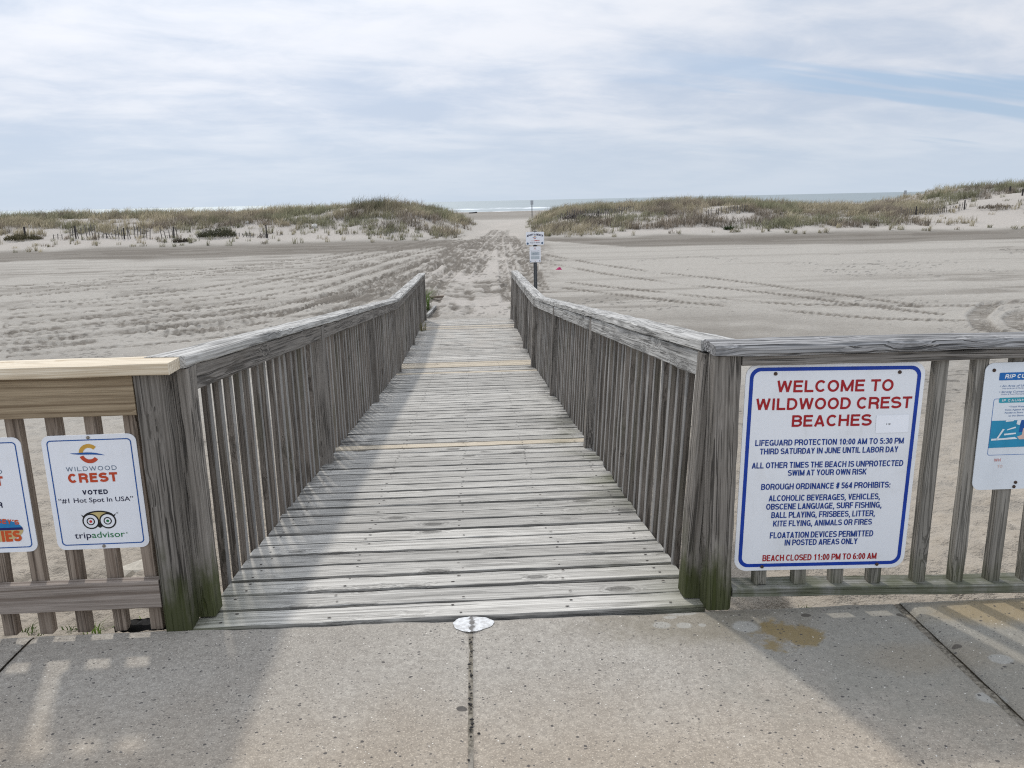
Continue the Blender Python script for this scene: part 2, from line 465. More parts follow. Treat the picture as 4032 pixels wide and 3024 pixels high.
def build_ground():
    # rows spread with distance, columns fan out: mesh density follows what a person standing on the walk can resolve
    ys = [-0.6]
    while ys[-1] < 430:
        y = ys[-1]
        d = y - CY
        dy = min(max(0.022, d * d / 2300), 6.0)
        if 44 < y < 76:
            dy = min(dy, 0.30)
        ys.append(y + dy)
    ys = np.array(ys)
    az = np.concatenate([np.linspace(-75, -40, 30)[:-1], np.linspace(-40, 41, 860), np.linspace(41, 75, 30)[1:]])
    ta = np.tan(np.radians(az))
    Yg, Tg = np.meshgrid(ys, ta, indexing='ij')
    Xg = CX + (Yg - CY) * Tg
    x = Xg.ravel()
    y = Yg.ravel()
    z = ground_large(x, y)
    d = y - toe(x)
    # small relief
    amp = np.interp(y, [0, 3, 6, 14, 44, 60, 120], [0.105, 0.09, 0.05, 0.022, 0.03, 0.10, 0.05])
    under = (np.abs(x) < 1.05) & (y < 13.9)
    z = z + amp * (fbm(x, y, 0.16, 3) - .5) * np.where(y < 10, 1.0, 0.4) + amp * 0.9 * (fbm(x, y * .8, 0.9, 3) - .5)
    damp = np.zeros_like(x)
    # wind-blown streaks on the flat
    flat = sstep(12, 17, y) * (1 - sstep(-2.0, 0.5, d))
    streak = fbm(x / 7.0, y * 1.0, 0.42, 3)
    damp += 0.5 * flat * sstep(0.56, 0.70, streak) * sstep(0.42, 0.6, fbm(x, y, 9, 2))
    streak2 = fbm(x / 9.0 + 40, y * 1.0, 0.9, 2)
    damp += 0.25 * flat * sstep(0.52, 0.72, streak2)
    # tracks
    rut = np.zeros_like(x)
    for key, P in TR.items():
        lat_list = (-0.0,) if key[0] not in 'LP' else ((-0.5, 0.5) if key[0] == 'L' else (-0.16, 0.2))
        Q = smooth_poly(P)
        tan = np.gradient(Q, axis=0)
        tan /= np.linalg.norm(tan, axis=1, keepdims=True)
        nor = np.stack([-tan[:, 1], tan[:, 0]], 1)
        s = np.concatenate([[0], np.cumsum(np.hypot(*np.diff(Q, axis=0).T))])
        lo, hi = Q.min(0) - 1.6, Q.max(0) + 1.6
        sel = np.nonzero((x > lo[0]) & (x < hi[0]) & (y > lo[1]) & (y < hi[1]))[0]
        best = np.full(len(sel), 9.0)
        u = np.zeros(len(sel))
        v = np.zeros(len(sel))
        xs, yst = x[sel], y[sel]
        for i in range(0, len(Q)):
            dx = xs - Q[i, 0]
            dy_ = yst - Q[i, 1]
            al = dx * tan[i, 0] + dy_ * tan[i, 1]
            la = dx * nor[i, 0] + dy_ * nor[i, 1]
            seglen = s[-1] / len(Q)
            ok = (np.abs(al) <= seglen * 0.75) & (np.abs(la) < np.abs(best))
            best = np.where(ok, la, best)
            u = np.where(ok, s[i] + al, u)
        for off in lat_list:
            w = 0.17 if key[0] != 'A' else 0.21
            la = best - off
            inside = sstep(w, w * 0.72, np.abs(la)) * (np.abs(best) < 2)
            shoulder = np.exp(-((np.abs(la) - w * 1.15) / 0.05) ** 2) * (np.abs(best) < 2)
            pitch = 0.19 if key[0] != 'A' else 0.24
            tread = np.sin(2 * np.pi * (u + np.abs(la) * 0.7) / pitch + np.sign(la) * 1.4 + 2.2 * fbm(xs, yst, 0.6, 2))
            br = sstep(0.34, 0.52, fbm(xs * 1.0, yst, 1.6, 3) + (0.16 if key[0] in 'LAP' else 0.12))
            depth = 0.040 if key[0] != 'R' else 0.026
            z[sel] += br * (-depth * inside * (0.7 + 0.55 * tread) + 0.020 * shoulder * (0.6 + 0.8 * fbm(xs, yst, 0.15, 2)))
            if key[0] == 'R':
                tread = tread * 0.35 - 0.15
            rut[sel] = np.maximum(rut[sel], br * inside * (0.22 + 0.75 * sstep(0.4, -0.4, tread)) * (0.55 + 0.8 * fbm(xs, yst, 0.3, 2)))
    rut_noise = fbm(x, y, 0.7, 3)
    damp += 0.95 * rut * (0.5 + rut_noise)
    # dense parallel wheel marks sweeping over the left-hand flat
    keys = ['L6', 'L5', 'L4', 'L3', 'L2', 'L1', 'L0']
    sel = np.nonzero((x > -24) & (x < 0.8) & (y > 9) & (y < 50))[0]
    xs, yst = x[sel], y[sel]
    yi = []
    for q in keys:
        Q = smooth_poly(TR[q])
        o_ = np.argsort(Q[:, 0])
        xx_, yy_ = Q[o_, 0], Q[o_, 1]
        sl0 = (yy_[12] - yy_[0]) / max(.2, xx_[12] - xx_[0])
        v_ = np.interp(xs, xx_, yy_)
        v_ = np.where(xs < xx_[0], yy_[0] + (xs - xx_[0]) * sl0 * .8, v_)
        yi.append(v_)
    yi = np.array(yi)
    kk = np.full(len(xs), -1.0)
    for i in range(len(keys) - 1):
        t_ = (yst - yi[i]) / np.maximum(0.15, yi[i + 1] - yi[i])
        kk = np.where((t_ >= 0) & (t_ < 1), i + t_, kk)
    inn = (kk >= 0) * sstep(0, .4, kk) * sstep(6.0, 5.2, kk) * sstep(0.8, -1.0, xs)
    line = sstep(0.50, 0.62, vnoise(kk * 8.0 + 3, xs * 0.16 + 40)) * sstep(0.36, .56, fbm(xs, yst, 2.4, 2) + .06)
    dots = sstep(0.40, 0.60, vnoise(xs / 0.19 + kk * 3, kk * 18.0))
    z[sel] += inn * line * (-0.018 * dots + 0.005)
    damp[sel] += inn * line * (0.12 + 0.34 * dots)
    # footprints and churned sand on the path
    pc = np.interp(y, [13.9, 20, 30, 48, 75, 100, 120], [0.05, 0.1, 0.55, 1.9, 3.2, 4.6, 5.2])
    pw = np.interp(y, [13.9, 18, 30, 48, 75, 120], [1.1, 2.0, 2.8, 2.6, 2.4, 6])
    pm = sstep(pw * 1.25, pw * 0.75, np.abs(x - pc)) * sstep(13.6, 15.0, y) * (1 - sstep(95, 112, y))
    foot = fbm(x, y * .55, 0.26, 2)
    foot2 = fbm(x + 31, y * .7, 0.13, 2)
    churn = sstep(0.36, 0.52, fbm(x, y * .3, 1.2, 3) + 0.20 * sstep(0.25, 0.9, np.abs(x - pc) / pw))
    z = z + pm * (0.045 * (foot - .5) * 2 + 0.025 * (foot2 - .5) * 2) * (0.35 + 0.9 * churn) * (1 - 0.6 * sstep(50, 62, y))
    damp += pm * churn * sstep(0.56, 0.40, foot) * 0.85 * (1 - sstep(44, 52, y))
    damp += pm * churn * sstep(0.5, 0.36, foot2) * 0.3 * (1 - sstep(44, 52, y))
    # ---- colour (albedo)
    dry = np.array([0.405, 0.378, 0.334])
    wet = np.array([0.175, 0.155, 0.130])
    pale = np.array([0.45, 0.413, 0.368])
    n1 = fbm(x, y, 3.1, 4)
    n2 = fbm(x, y, 0.35, 3)
    # damp band lying in front of the dunes
    edge = toe(x) - np.interp(x, [-40, -20, -12, -4, 3, 8, 20, 35, 60], [8.0, 9.0, 11.0, 8.0, 2.0, 8.5, 9.0, 8.0, 7.0])
    band = sstep(-0.5, 0.6, y - edge + 1.6 * (fbm(x, y, 5, 2) - .5)) * (1 - sstep(0.0, 2.0, d + 2.0 * (n1 - .5)))
    damp += 0.78 * band * (1 - 0.85 * pm)
    # damp sand beside the rails
    damp += 0.62 * sstep(3.0, 0.6, np.hypot((x - 4.2) / 1.7, (y - 11.6) / 1.3)) * sstep(0.25, .55, n1 + .14)
    damp += 0.35 * sstep(13.5, 9.0, y) * sstep(1.5, 5.0, y) * sstep(0.38, 0.62, n1)
    damp += 0.12 * (n1 - .5) + 0.12 * (n2 - .5) * (y < 30)
    # wet beach
    damp += 0.75 * sstep(100, 124, y + 10 * (fbm(x, y, 14, 3) - .5)) * (0.75 + 0.5 * (fbm(x / 6, y, 9, 3) - .5))
    damp = np.clip(damp, 0, 1)[:, None]
    C = dry * (1 - damp) + wet * damp
    pl = (np.maximum(sstep(0.5, 3.0, d) * dune_mask(x, y), pm * (1 - churn * .5)) * (1 - sstep(95, 115, y)))[:, None]
    C = C * (1 - pl * (1 - damp)) + (pale * pl) * (1 - damp)
    warm = (sstep(7.0, 1.0, y) * 0.7)[:, None]
    C = C * (1 - warm) + np.array([0.40, 0.345, 0.275]) * (1 + 0.25 * (n2[:, None] - .5)) * warm
    # dark specks of wrack and shell
    sp = sstep(0.70, 0.76, fbm(x, y * 1.6, 0.11, 2)) * sstep(0.5, 0.65, n1) * (y < 30)
    C = C * (1 - 0.45 * sp[:, None])
    # litter-darkened soil under the grass
    C = C * (1 - 0.28 * (grass_density(x, y) * sstep(46, 49, y))[:, None])
    z = np.where(under, np.minimum(z, zdeck(np.clip(y, 0, YE)) - 0.075), z)
    z = np.where(y < 0.06, np.minimum(z, -0.10), z)
    R, K = Xg.shape
    ii = np.arange(R * K).reshape(R, K)
    q = np.stack([ii[:-1, :-1], ii[:-1, 1:], ii[1:, 1:], ii[1:, :-1]], -1).reshape(-1, 4)
    me = mesh_np('sand', np.stack([x, y, z], 1), quads=q, cattr={'col': np.concatenate([C, np.ones((len(C), 1))], 1)}, smooth=True)
    m, nt = new_mat('sand')
    c = nt.attr('col').outputs['Color']
    pos = nt.n('ShaderNodeNewGeometry').outputs['Position']
    a = nt.noise(pos, 9, 5, 0.65)
    b = nt.noise(pos, 70, 3, 0.6)
    spk = nt.noise(pos, 38, 2, 0.5)
    c = nt.mix(nt.m('MULTIPLY', nt.rng(a, 0.35, 0.7), 0.28), c, nt.mix(1.0, c, (0.62, 0.58, 0.53), 'MULTIPLY'))
    c = nt.mix(nt.m('MULTIPLY', nt.rng(spk, 0.66, 0.72), 0.4), c, (0.11, 0.095, 0.08))
    c = nt.mix(nt.m('MULTIPLY', nt.rng(b, 0.68, 0.75), 0.5), c, (0.66, 0.63, 0.57))
    h = nt.m('ADD', nt.m('MULTIPLY', a, 1.0), nt.m('MULTIPLY', b, 0.25))
    finish(nt, c, 0.95, h, 0.045, spec=0.1)
    o = link('ground', me, m)
    tag(o, kind='structure', label='pale beach sand with tyre tracks, dunes and a trodden path')


def grass_density(x, y):
    x = np.asarray(x, float)
    y = np.asarray(y, float)
    d = y - toe(x)
    dm = dune_mask(x, y)
    left = x < gap_centre(y)
    n = fbm(x, y * 1.3, 3.2, 3)
    n2 = fbm(x + 50, y, 1.3, 2)
    dl = np.interp(d, [0, 1.2, 2.5, 6.0, 7.5, 10, 20, 30, 45], [0, 0.03, 0.08, 0.14, 0.62, 1.0, 1.0, 0.5, 0.0])
    nearend = sstep(-10.0, -5.0, x)
    dl = np.maximum(dl, nearend * np.interp(d, [0, 1.2, 3, 5, 20, 30], [0, .15, 0.5, 0.85, 0.9, 0]))
    dr = np.interp(d, [0, 0.8, 2.2, 4.5, 10, 20, 30, 45], [0, 0.12, 0.62, 0.9, 0.95, 0.9, 0.5, 0.0])
    sw = sstep(9, 12, x) * sstep(30, 22, x)
    dr = dr * (1 - 0.75 * sw * sstep(4.5, 1.5, d))
    bare = sstep(24, 31, x) * sstep(9, 3, d) + sstep(33, 38, x) * sstep(12.5, 8, d)
    dr = dr * (1 - 0.88 * np.clip(bare, 0, 1))
    D = np.where(left, dl, dr)
    patch = sstep(0.34, 0.58, n * .6 + n2 * .4 + 0.06)
    # open sand along the slat fences and above the bare flank
    for fx, fy, rx, ry in ((9.4, 56.6, 3.6, 2.3), (18.2, 52.6, 1.9, 1.7), (34.0, 52.5, 4.2, 3.0), (39.5, 56.5, 5.0, 2.6), (13.5, 48.2, 4.5, 1.2), (26, 47, 4, .9)):
        D = D * (1 - 0.93 * sstep(1.15, 0.7, np.hypot((x - fx) / rx, (y - fy) / ry)))
    return np.clip(D * (0.12 + 1.0 * patch), 0, 1) * sstep(0.12, 0.5, dm)


def blades(bx, by, bz, h, w, col, lean, rg, curve=0.35):
    """five-point bent blades, all numpy"""
    n = len(bx)
    az = rg.random(n) * 2 * np.pi
    dirx = np.cos(az) * lean + 0.16
    diry = np.sin(az) * lean
    px, py = -np.sin(az + 1.2), np.cos(az + 1.2)
    V = np.zeros((n, 5, 3))
    base = np.stack([bx, by, bz - 0.03], 1)
    mid = base + np.stack([dirx * h * .35, diry * h * .35, h * .62], 1)
    tip = base + np.stack([dirx * h * (1 + curve), diry * h * (1 + curve), h * (1.0 - 0.25 * lean)], 1)
    off = np.stack([px * w, py * w, px * 0], 1)
    V[:, 0] = base - off
    V[:, 1] = base + off
    V[:, 2] = mid + off * .75
    V[:, 3] = mid - off * .75
    V[:, 4] = tip
    i = np.arange(n) * 5
    q = np.stack([i, i + 1, i + 2, i + 3], 1)
    t = np.stack([i + 3, i + 2, i + 4], 1)
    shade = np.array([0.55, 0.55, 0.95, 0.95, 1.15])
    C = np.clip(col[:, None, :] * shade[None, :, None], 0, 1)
    C = np.concatenate([C, np.ones((n, 5, 1))], 2)
    return V.reshape(-1, 3), q, t, C.reshape(-1, 4)


def mat_grass():
    m, nt = new_mat('dune_grass')
    c = nt.attr('col').outputs['Color']
    d = nt.n('ShaderNodeBsdfDiffuse', {'Color': c})
    tr = nt.n('ShaderNodeBsdfTranslucent', {'Color': c})
    mx = nt.n('ShaderNodeMixShader', {0: 0.3, 1: d.outputs[0], 2: tr.outputs[0]})
    nt.n('ShaderNodeOutputMaterial', {0: mx.outputs[0]})
    return m


M['grass'] = mat_grass()
STRAW = np.array([0.47, 0.41, 0.29])
GREEN = np.array([0.27, 0.265, 0.17])
BROWN = np.array([0.25, 0.205, 0.17])


def grass_cols(tx, ty, rg, n):
    k = fbm(tx, ty, 4.5, 3)
    k2 = fbm(tx + 90, ty, 2.2, 2)
    a = np.clip(sstep(0.40, 0.60, k) + rg.normal(0, 0.15, len(tx)), 0, 1)[:, None]
    c = STRAW * (1 - a) + GREEN * a
    b = np.clip(sstep(0.56, 0.68, k2), 0, 1)[:, None] * 0.8
    c = c * (1 - b) + BROWN * b
    return c


def build_grass():
    for side, (x0, x1), lab in (('l', (-62, 3), 'beach grass covering the dune left of the sand path'), ('r', (2, 64), 'beach grass covering the dune right of the sand path')):
        rg = np.random.default_rng(11 if side == 'l' else 12)
        n = 26000
        tx = rg.uniform(x0, x1, n)
        ty = rg.uniform(45, 78, n)
        dn = grass_density(tx, ty)
        inleft = tx < gap_centre(ty)
        vis = np.where(np.abs(np.degrees(np.arctan2(tx - CX, ty - CY))) < 43, 1.0, 0.35)
        dpt = ty - toe(tx)
        vis = vis * np.where(dpt > 22, 0.35, 1.0)
        keep = (rg.random(n) < dn * vis * 0.50) & (inleft == (side == 'l'))
        tx, ty, dn = tx[keep], ty[keep], dn[keep]
        tz = ground_large(tx, ty)
        c = grass_cols(tx, ty, rg, len(tx))
        hh = (0.30 + 0.50 * rg.random(len(tx)) ** 1.5) * (0.65 + 0.45 * dn)
        bush = ((tx + 7.2) / 2.2) ** 2 + ((ty - 59.5) / 3.0) ** 2 < 1
        hh = np.where(bush, hh * 1.45, hh)
        c = np.where(bush[:, None], c * 0.62, c)
        per = 20
        N = len(tx)
        rad = 0.10 + 0.12 * dn
        bx = np.repeat(tx, per) + rg.normal(0, 1, N * per) * np.repeat(rad, per)
        by = np.repeat(ty, per) + rg.normal(0, 1, N * per) * np.repeat(rad, per)
        bz = np.repeat(tz, per)
        h = np.repeat(hh, per) * rg.uniform(0.55, 1.15, N * per)
        col = np.repeat(c * rg.uniform(0.62, 1.3, (N, 1)), per, 0) * rg.uniform(0.7, 1.3, (N * per, 1))
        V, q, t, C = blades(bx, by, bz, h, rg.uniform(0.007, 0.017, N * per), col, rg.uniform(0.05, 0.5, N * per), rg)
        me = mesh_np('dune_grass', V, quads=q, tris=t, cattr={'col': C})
        tag(link('dune_grass', me, M['grass']), lab, 'grass', kind='stuff')


def tuft(name, x, y, h, n, r, col, label, cat, group=None, w=0.010, lean=0.5, seed=0, zoff=0.0):
    rg = np.random.default_rng(seed + 100)
    z = float(ground_large(np.array([x]), np.array([y]))[0]) + zoff
    ang = rg.random(n) * 6.28
    rr = r * np.sqrt(rg.random(n))
    bx, by = rr * np.cos(ang), rr * np.sin(ang)
    cc = np.array(col)[None, :] * rg.uniform(0.7, 1.3, (n, 1))
    V, q, t, C = blades(bx, by, np.zeros(n), h * rg.uniform(0.5, 1.1, n), rg.uniform(0.6, 1.2, n) * w, cc, rg.uniform(0.05, 1, n) * lean, rg)
    me = mesh_np(name, V, quads=q, tris=t, cattr={'col': C})
    o = link(name, me, M['grass'], None, (x, y, z))
    return tag(o, label, cat, group)


# ------------------------------------------------------------------ sea
def build_sea():
    ys = list(np.arange(318, 560, 2.0))
    while ys[-1] < 26000:
        ys.append(ys[-1] * 1.06)
    ys = np.array(ys)
    ta = np.tan(np.radians(np.linspace(-66, 66, 420)))
    Yg, Tg = np.meshgrid(ys, ta, indexing='ij')
    x = (CX + (Yg - CY) * Tg).ravel()
    y = Yg.ravel()
    foam = np.zeros_like(x)
    z = np.full_like(x, -3.0)
    for y0, hgt, sc, thr in ((343, 0.18, 40, 0.30), (362, 0.45, 55, 0.42), (392, 0.75, 60, 0.50), (436, 0.7, 70, 0.55)):
        yc = y0 + 16 * (fbm(x, x * 0 + y0, 60, 2) - .5)
        on = sstep(thr - .08, thr + .1, fbm(x, x * 0 + y0 * 3.1, sc, 2))
        rid = np.exp(-((y - yc) / 4.0) ** 2)
        z += hgt * rid * on
        br = sstep(0.30, 0.55, fbm(x, y * 2, 7, 3))
        foam = np.maximum(foam, np.exp(-((y - yc + 6) / 7.5) ** 2) * on * br * (1.3 if y0 < 400 else 0.9))
    R, K = Yg.shape
    ii = np.arange(R * K).reshape(R, K)
    q = np.stack([ii[:-1, :-1], ii[:-1, 1:], ii[1:, 1:], ii[1:, :-1]], -1).reshape(-1, 4)
    me = mesh_np('sea', np.stack([x, y, z], 1), quads=q, fattr={'foam': np.clip(foam, 0, 1)}, smooth=True)
    m, nt = new_mat('sea_water')
    pos = nt.n('ShaderNodeNewGeometry').outputs['Position']
    fo = nt.attr('foam').outputs['Fac']
    w1 = nt.noise(nt.v('MULTIPLY', pos, (0.05, 0.16, 1)), 1.0, 4, 0.6)
    w2 = nt.noise(nt.v('MULTIPLY', pos, (0.006, 0.022, 1)), 1.0, 3, 0.6)
    base = nt.mix(nt.rng(w2, 0.35, 0.65), (0.10, 0.128, 0.132), (0.145, 0.175, 0.18))
    base = nt.mix(fo, base, (0.86, 0.88, 0.90))
    bmp = nt.n('ShaderNodeBump', {'Height': w1, 'Distance': 1.6, 'Strength': 0.8})
    dif = nt.n('ShaderNodeBsdfDiffuse', {'Color': base, 'Normal': bmp.outputs[0]})
    gl = nt.n('ShaderNodeBsdfGlossy', {'Color': (0.75, 0.8, 0.82, 1), 'Roughness': 0.38, 'Normal': bmp.outputs[0]})
    fac = nt.m('MULTIPLY', nt.m('SUBTRACT', 1.0, fo), 0.40)
    mx = nt.n('ShaderNodeMixShader', {0: fac, 1: dif.outputs[0], 2: gl.outputs[0]})
    nt.n('ShaderNodeOutputMaterial', {0: mx.outputs[0]})
    tag(link('sea', me, m), kind='structure', label='grey-green sea with lines of white surf below the horizon')


# ------------------------------------------------------------------ sidewalk
def build_sidewalk():
    joints = [(-4.6, -3.0), (-2.99, -1.470), (-1.461, 0.0660), (0.0715, 1.612), (1.636, 3.14), (3.155, 4.7)]
    V, Q = [], []

    def edge_y(x):
        return -0.002 - 0.013 * (x + 0.2)
    for si, (x0, x1) in enumerate(joints):
        nx, ny = 70, 60
        us = np.linspace(0, 1, nx)
        vs = np.concatenate([np.linspace(0, 0.04, 8)[:-1], np.linspace(0.04, 1, ny - 7)])
        U, W = np.meshgrid(us, vs, indexing='ij')
        xx = x0 + (x1 - x0) * U
        ye = edge_y(xx) + (0.010 * (fbm(xx, xx * 0 + 5, 0.25, 3) - .5) * 2)
        yy = ye + (-5.2 - ye) * W
        # rounded, slightly chipped arrises
        dl = np.minimum((U) * (x1 - x0), (1 - U) * (x1 - x0))
        dt = ye - yy
        dmin = np.minimum(dl, dt)
        dip = np.where(dl < dt, 0.004 + 0.008 * sstep(1.4, 1.6, np.where(U < .5, x0, x1)), 0.010)
        zz = -dip * np.exp(-(dmin / 0.008) ** 1.0) - 0.004 * (fbm(xx, yy, 0.05, 2)) * np.exp(-dmin / 0.02) + 0.004 * (fbm(xx, yy, 0.8, 2) - .5)
        zz = zz + (0.004 if si == 4 else 0.0)
        b = sum(len(v) for v in V)
        ii = (b + np.arange(nx * ny)).reshape(nx, ny)
        V.append(np.stack([xx, yy, zz], -1).reshape(-1, 3))
        Q.append(np.stack([ii[:-1, :-1], ii[:-1, 1:], ii[1:, 1:], ii[1:, :-1]], -1).reshape(-1, 4)[:, ::-1])
        ring = np.concatenate([ii[:, 0], ii[-1, 1:], ii[-2::-1, -1], ii[0, -2:0:-1]])
        top = V[-1][ring - b]
        low = top.copy()
        low[:, 2] = -0.14
        b2 = b + nx * ny
        V.append(low)
        k = np.arange(len(ring))
        k2 = (k + 1) % len(ring)
        Q.append(np.stack([ring, ring[k2], b2 + k2, b2 + k], 1))
    me = mesh_np('sidewalk', np.concatenate(V), quads=np.concatenate(Q), smooth=False)
    me.polygons.foreach_set('use_smooth', np.ones(len(me.polygons), bool))
    m, nt = new_mat('exposed_aggregate_concrete')
    pos = nt.n('ShaderNodeNewGeometry').outputs['Position']
    sp = nt.n('ShaderNodeSeparateXYZ', {0: pos})
    px, py = sp.outputs[0], sp.outputs[1]
    a = nt.noise(pos, 2.0, 5, 0.6)
    b = nt.noise(pos, 60, 4, 0.7)
    c1 = nt.noise(pos, 180, 2, 0.6)
    col = nt.mix(nt.rng(a, 0.3, 0.7), (0.325, 0.295, 0.252), (0.415, 0.382, 0.33))
    col = nt.mix(nt.m('MULTIPLY', nt.rng(b, 0.35, 0.66), 0.55), col, (0.20, 0.18, 0.155))
    b2 = nt.noise(pos, 24, 4, 0.7)
    col = nt.mix(nt.m('MULTIPLY', nt.rng(b2, 0.42, 0.64), 0.42), col, (0.23, 0.205, 0.175))
    col = nt.mix(nt.m('MULTIPLY', nt.rng(c1, 0.54, 0.66), 0.5), col, (0.60, 0.55, 0.47))
    # warm tan toward the camera
    warm = nt.m('MULTIPLY', nt.rng(nt.m('ADD', py, nt.m('MULTIPLY', a, 0.5)), 0.0, -0.65), 0.5)
    col = nt.mix(warm, col, nt.mix(1.0, col, (1.12, 0.98, 0.82), 'MULTIPLY'))

    def blob(cx, cy, rx, ry, sc, amt, soft=(1.15, 0.75)):
        dx = nt.m('DIVIDE', nt.m('SUBTRACT', px, cx), rx)
        dy = nt.m('DIVIDE', nt.m('SUBTRACT', py, cy), ry)
        r = nt.m('SQRT', nt.m('ADD', nt.m('MULTIPLY', dx, dx), nt.m('MULTIPLY', dy, dy)))
        r = nt.m('ADD', r, nt.m('MULTIPLY', nt.m('SUBTRACT', nt.noise(pos, sc, 4, 0.65), 0.5), amt))
        return nt.rng(r, soft[0], soft[1])
    # grey-green damp slab corner on the right, brown grime, ochre stains
    col = nt.mix(nt.m('MULTIPLY', blob(1.75, -0.28, 0.85, 0.55, 5, 1.2, (1.3, 0.5)), 0.55), col, (0.20, 0.195, 0.165))
    col = nt.mix(nt.m('MULTIPLY', blob(0.86, -0.10, 0.40, 0.16, 9, 1.1, (1.3, 0.4)), 0.5), col, (0.15, 0.125, 0.08))
    col = nt.mix(nt.m('MULTIPLY', blob(1.15, -0.215, 0.12, 0.085, 10, 2.8, (1.15, 0.7)), 0.7), col, (0.22, 0.15, 0.045))
    col = nt.mix(nt.m('MULTIPLY', blob(1.55, -0.38, 0.30, 0.10, 6, 1.3, (1.3, 0.3)), 0.22), col, (0.24, 0.165, 0.08))
    col = nt.mix(nt.m('MULTIPLY', blob(1.98, -0.13, 0.34, 0.10, 5, 1.0, (1.3, 0.4)), 0.5), col, (0.30, 0.205, 0.075))
    # pale worn spots
    for (cx, cy, rx, ry) in ((0.734, -0.116, 0.034, 0.026), (0.811, -0.125, 0.030, 0.022), (0.875, -0.128, 0.015, 0.012), (0.778, -0.066, 0.027, 0.013), (0.83, -0.04, 0.06, 0.02), (1.60, -0.60, 0.05, 0.03), (1.75, -0.42, 0.04, 0.03), (1.02, -0.15, 0.05, 0.04)):
        col = nt.mix(nt.m('MULTIPLY', blob(cx, cy, rx, ry, 40, 0.5, (1.05, 0.75)), 0.55), col, (0.40, 0.39, 0.355))
    col = nt.mix(nt.m('MULTIPLY', blob(0.043, -0.527, 0.017, 0.014, 60, 0.6, (1.05, 0.85)), 0.85), col, (0.06, 0.055, 0.05))
    for (cx, cy, r) in ((1.66, -0.335, 0.017), (1.257, -0.095, 0.018), (1.59, -0.12, 0.018)):
        col = nt.mix(nt.m('MULTIPLY', blob(cx, cy, r, r * .7, 60, 0.6, (1.05, 0.85)), 0.8), col, (0.07, 0.06, 0.05))
    # aggregate: dark slate chips and white flecks
    wv = nt.v('ADD', pos, nt.v('SCALE', nt.n('ShaderNodeTexNoise', {'Vector': pos, 'Scale': 60.0}).outputs['Color']))
    wn = nt.n('ShaderNodeTexNoise', {'Vector': pos, 'Scale': 45.0, 'Detail': 2.0}).outputs['Color']
    wv = nt.v('ADD', pos, nt.v('MULTIPLY', wn, (0.014, 0.014, 0.0)))
    hsum = None
    for sc, thr, rad, cc in ((62, 0.13, 0.33, (0.065, 0.06, 0.058)), (95, 0.08, 0.34, (0.10, 0.095, 0.09)), (150, 0.12, 0.4, (0.14, 0.125, 0.11)), (105, 0.05, 0.25, (0.80, 0.76, 0.68))):
        v = nt.vor(nt.v('MULTIPLY', wv, (1.0, 1.25, 1.0)), sc)
        rnd = nt.n('ShaderNodeSeparateColor', {0: v.outputs['Color']})
        sel = nt.m('LESS_THAN', rnd.outputs[0], thr)
        size = nt.m('MULTIPLY', nt.m('MULTIPLY_ADD', rnd.outputs[1], 0.7, 0.35), rad)
        inside = nt.m('LESS_THAN', v.outputs['Distance'], size)
        mk = nt.m('MULTIPLY', sel, inside)
        col = nt.mix(nt.m('MULTIPLY', mk, 0.85), col, cc)
    h = nt.m('ADD', nt.m('MULTIPLY', b, 0.7), nt.m('MULTIPLY', c1, 0.4))
    finish(nt, col, 0.88, h, 0.004, spec=0.25)
    o = link('sidewalk', me, m)
    tag(o, kind='structure', label='grey exposed-aggregate concrete pavement slabs with open joints')
    # dirt and caulk lying in the joints
    V, F = [], []
    for x0, x1, zt in ((-1.476, -1.456, -0.016), (0.062, 0.076, -0.0035), (1.60, 1.64, -0.016), (-3.0, -2.98, -.03), (3.13, 3.16, -.03)):
        n = 80
        b = len(V)
        for i in range(n + 1):
            yy = -0.02 - 4.0 * i / n
            for xq in (x0, (x0 + x1) / 2, x1):
                V.append((xq, yy, zt + 0.006 * (random.random() - .5)))
        for i in range(n):
            for q in range(2):
                F.append((b + i * 3 + q, b + (i + 1) * 3 + q, b + (i + 1) * 3 + q + 1, b + i * 3 + q + 1))
    md, nt = new_mat('joint_dirt')
    pos = nt.n('ShaderNodeNewGeometry').outputs['Position']
    f = nt.noise(pos, 70, 4, 0.7)
    f2 = nt.noise(pos, 5, 3)
    c = nt.mix(nt.rng(f, 0.35, 0.65), (0.09, 0.078, 0.06), (0.27, 0.24, 0.19))
    c = nt.mix(nt.m('MULTIPLY', nt.rng(f2, 0.5, 0.66), 0.6), c, (0.30, 0.27, 0.23))
    finish(nt, c, 0.95, f, 0.004)
    o = link('joint_filler', mesh_np('joint_filler', V, polys=F), md)
    tag(o, kind='structure', label='dirt and grit packed in the joints between concrete slabs')
    # dark pebbles caught in the middle joint
    pv, pf = [], []
    pr = random.Random(5)
    for i in range(48):
        yy = -0.14 - abs(pr.gauss(0, 1)) * 0.0 - pr.random() * 1.0
        xx = 0.069 + pr.gauss(0, 0.003) if pr.random() < .85 else 0.069 + pr.gauss(0, 0.02)
        s = pr.uniform(0.0022, 0.0055)
        icos(pv, pf, (xx, yy, s * .4), (s * pr.uniform(.8, 1.5), s, s * .7), pr)
    o = link('joint_pebbles', mesh_np('joint_pebbles', pv, polys=pf), plain('black_grit', (0.028, 0.025, 0.023), 0.7))
    tag(o, 'small dark pebbles and grit caught along the middle pavement joint', 'pebbles', kind='stuff')
    # splash of white paint at the joint by the ramp
    n = 72
    V = [(0.075, -0.054, 0.0036)]
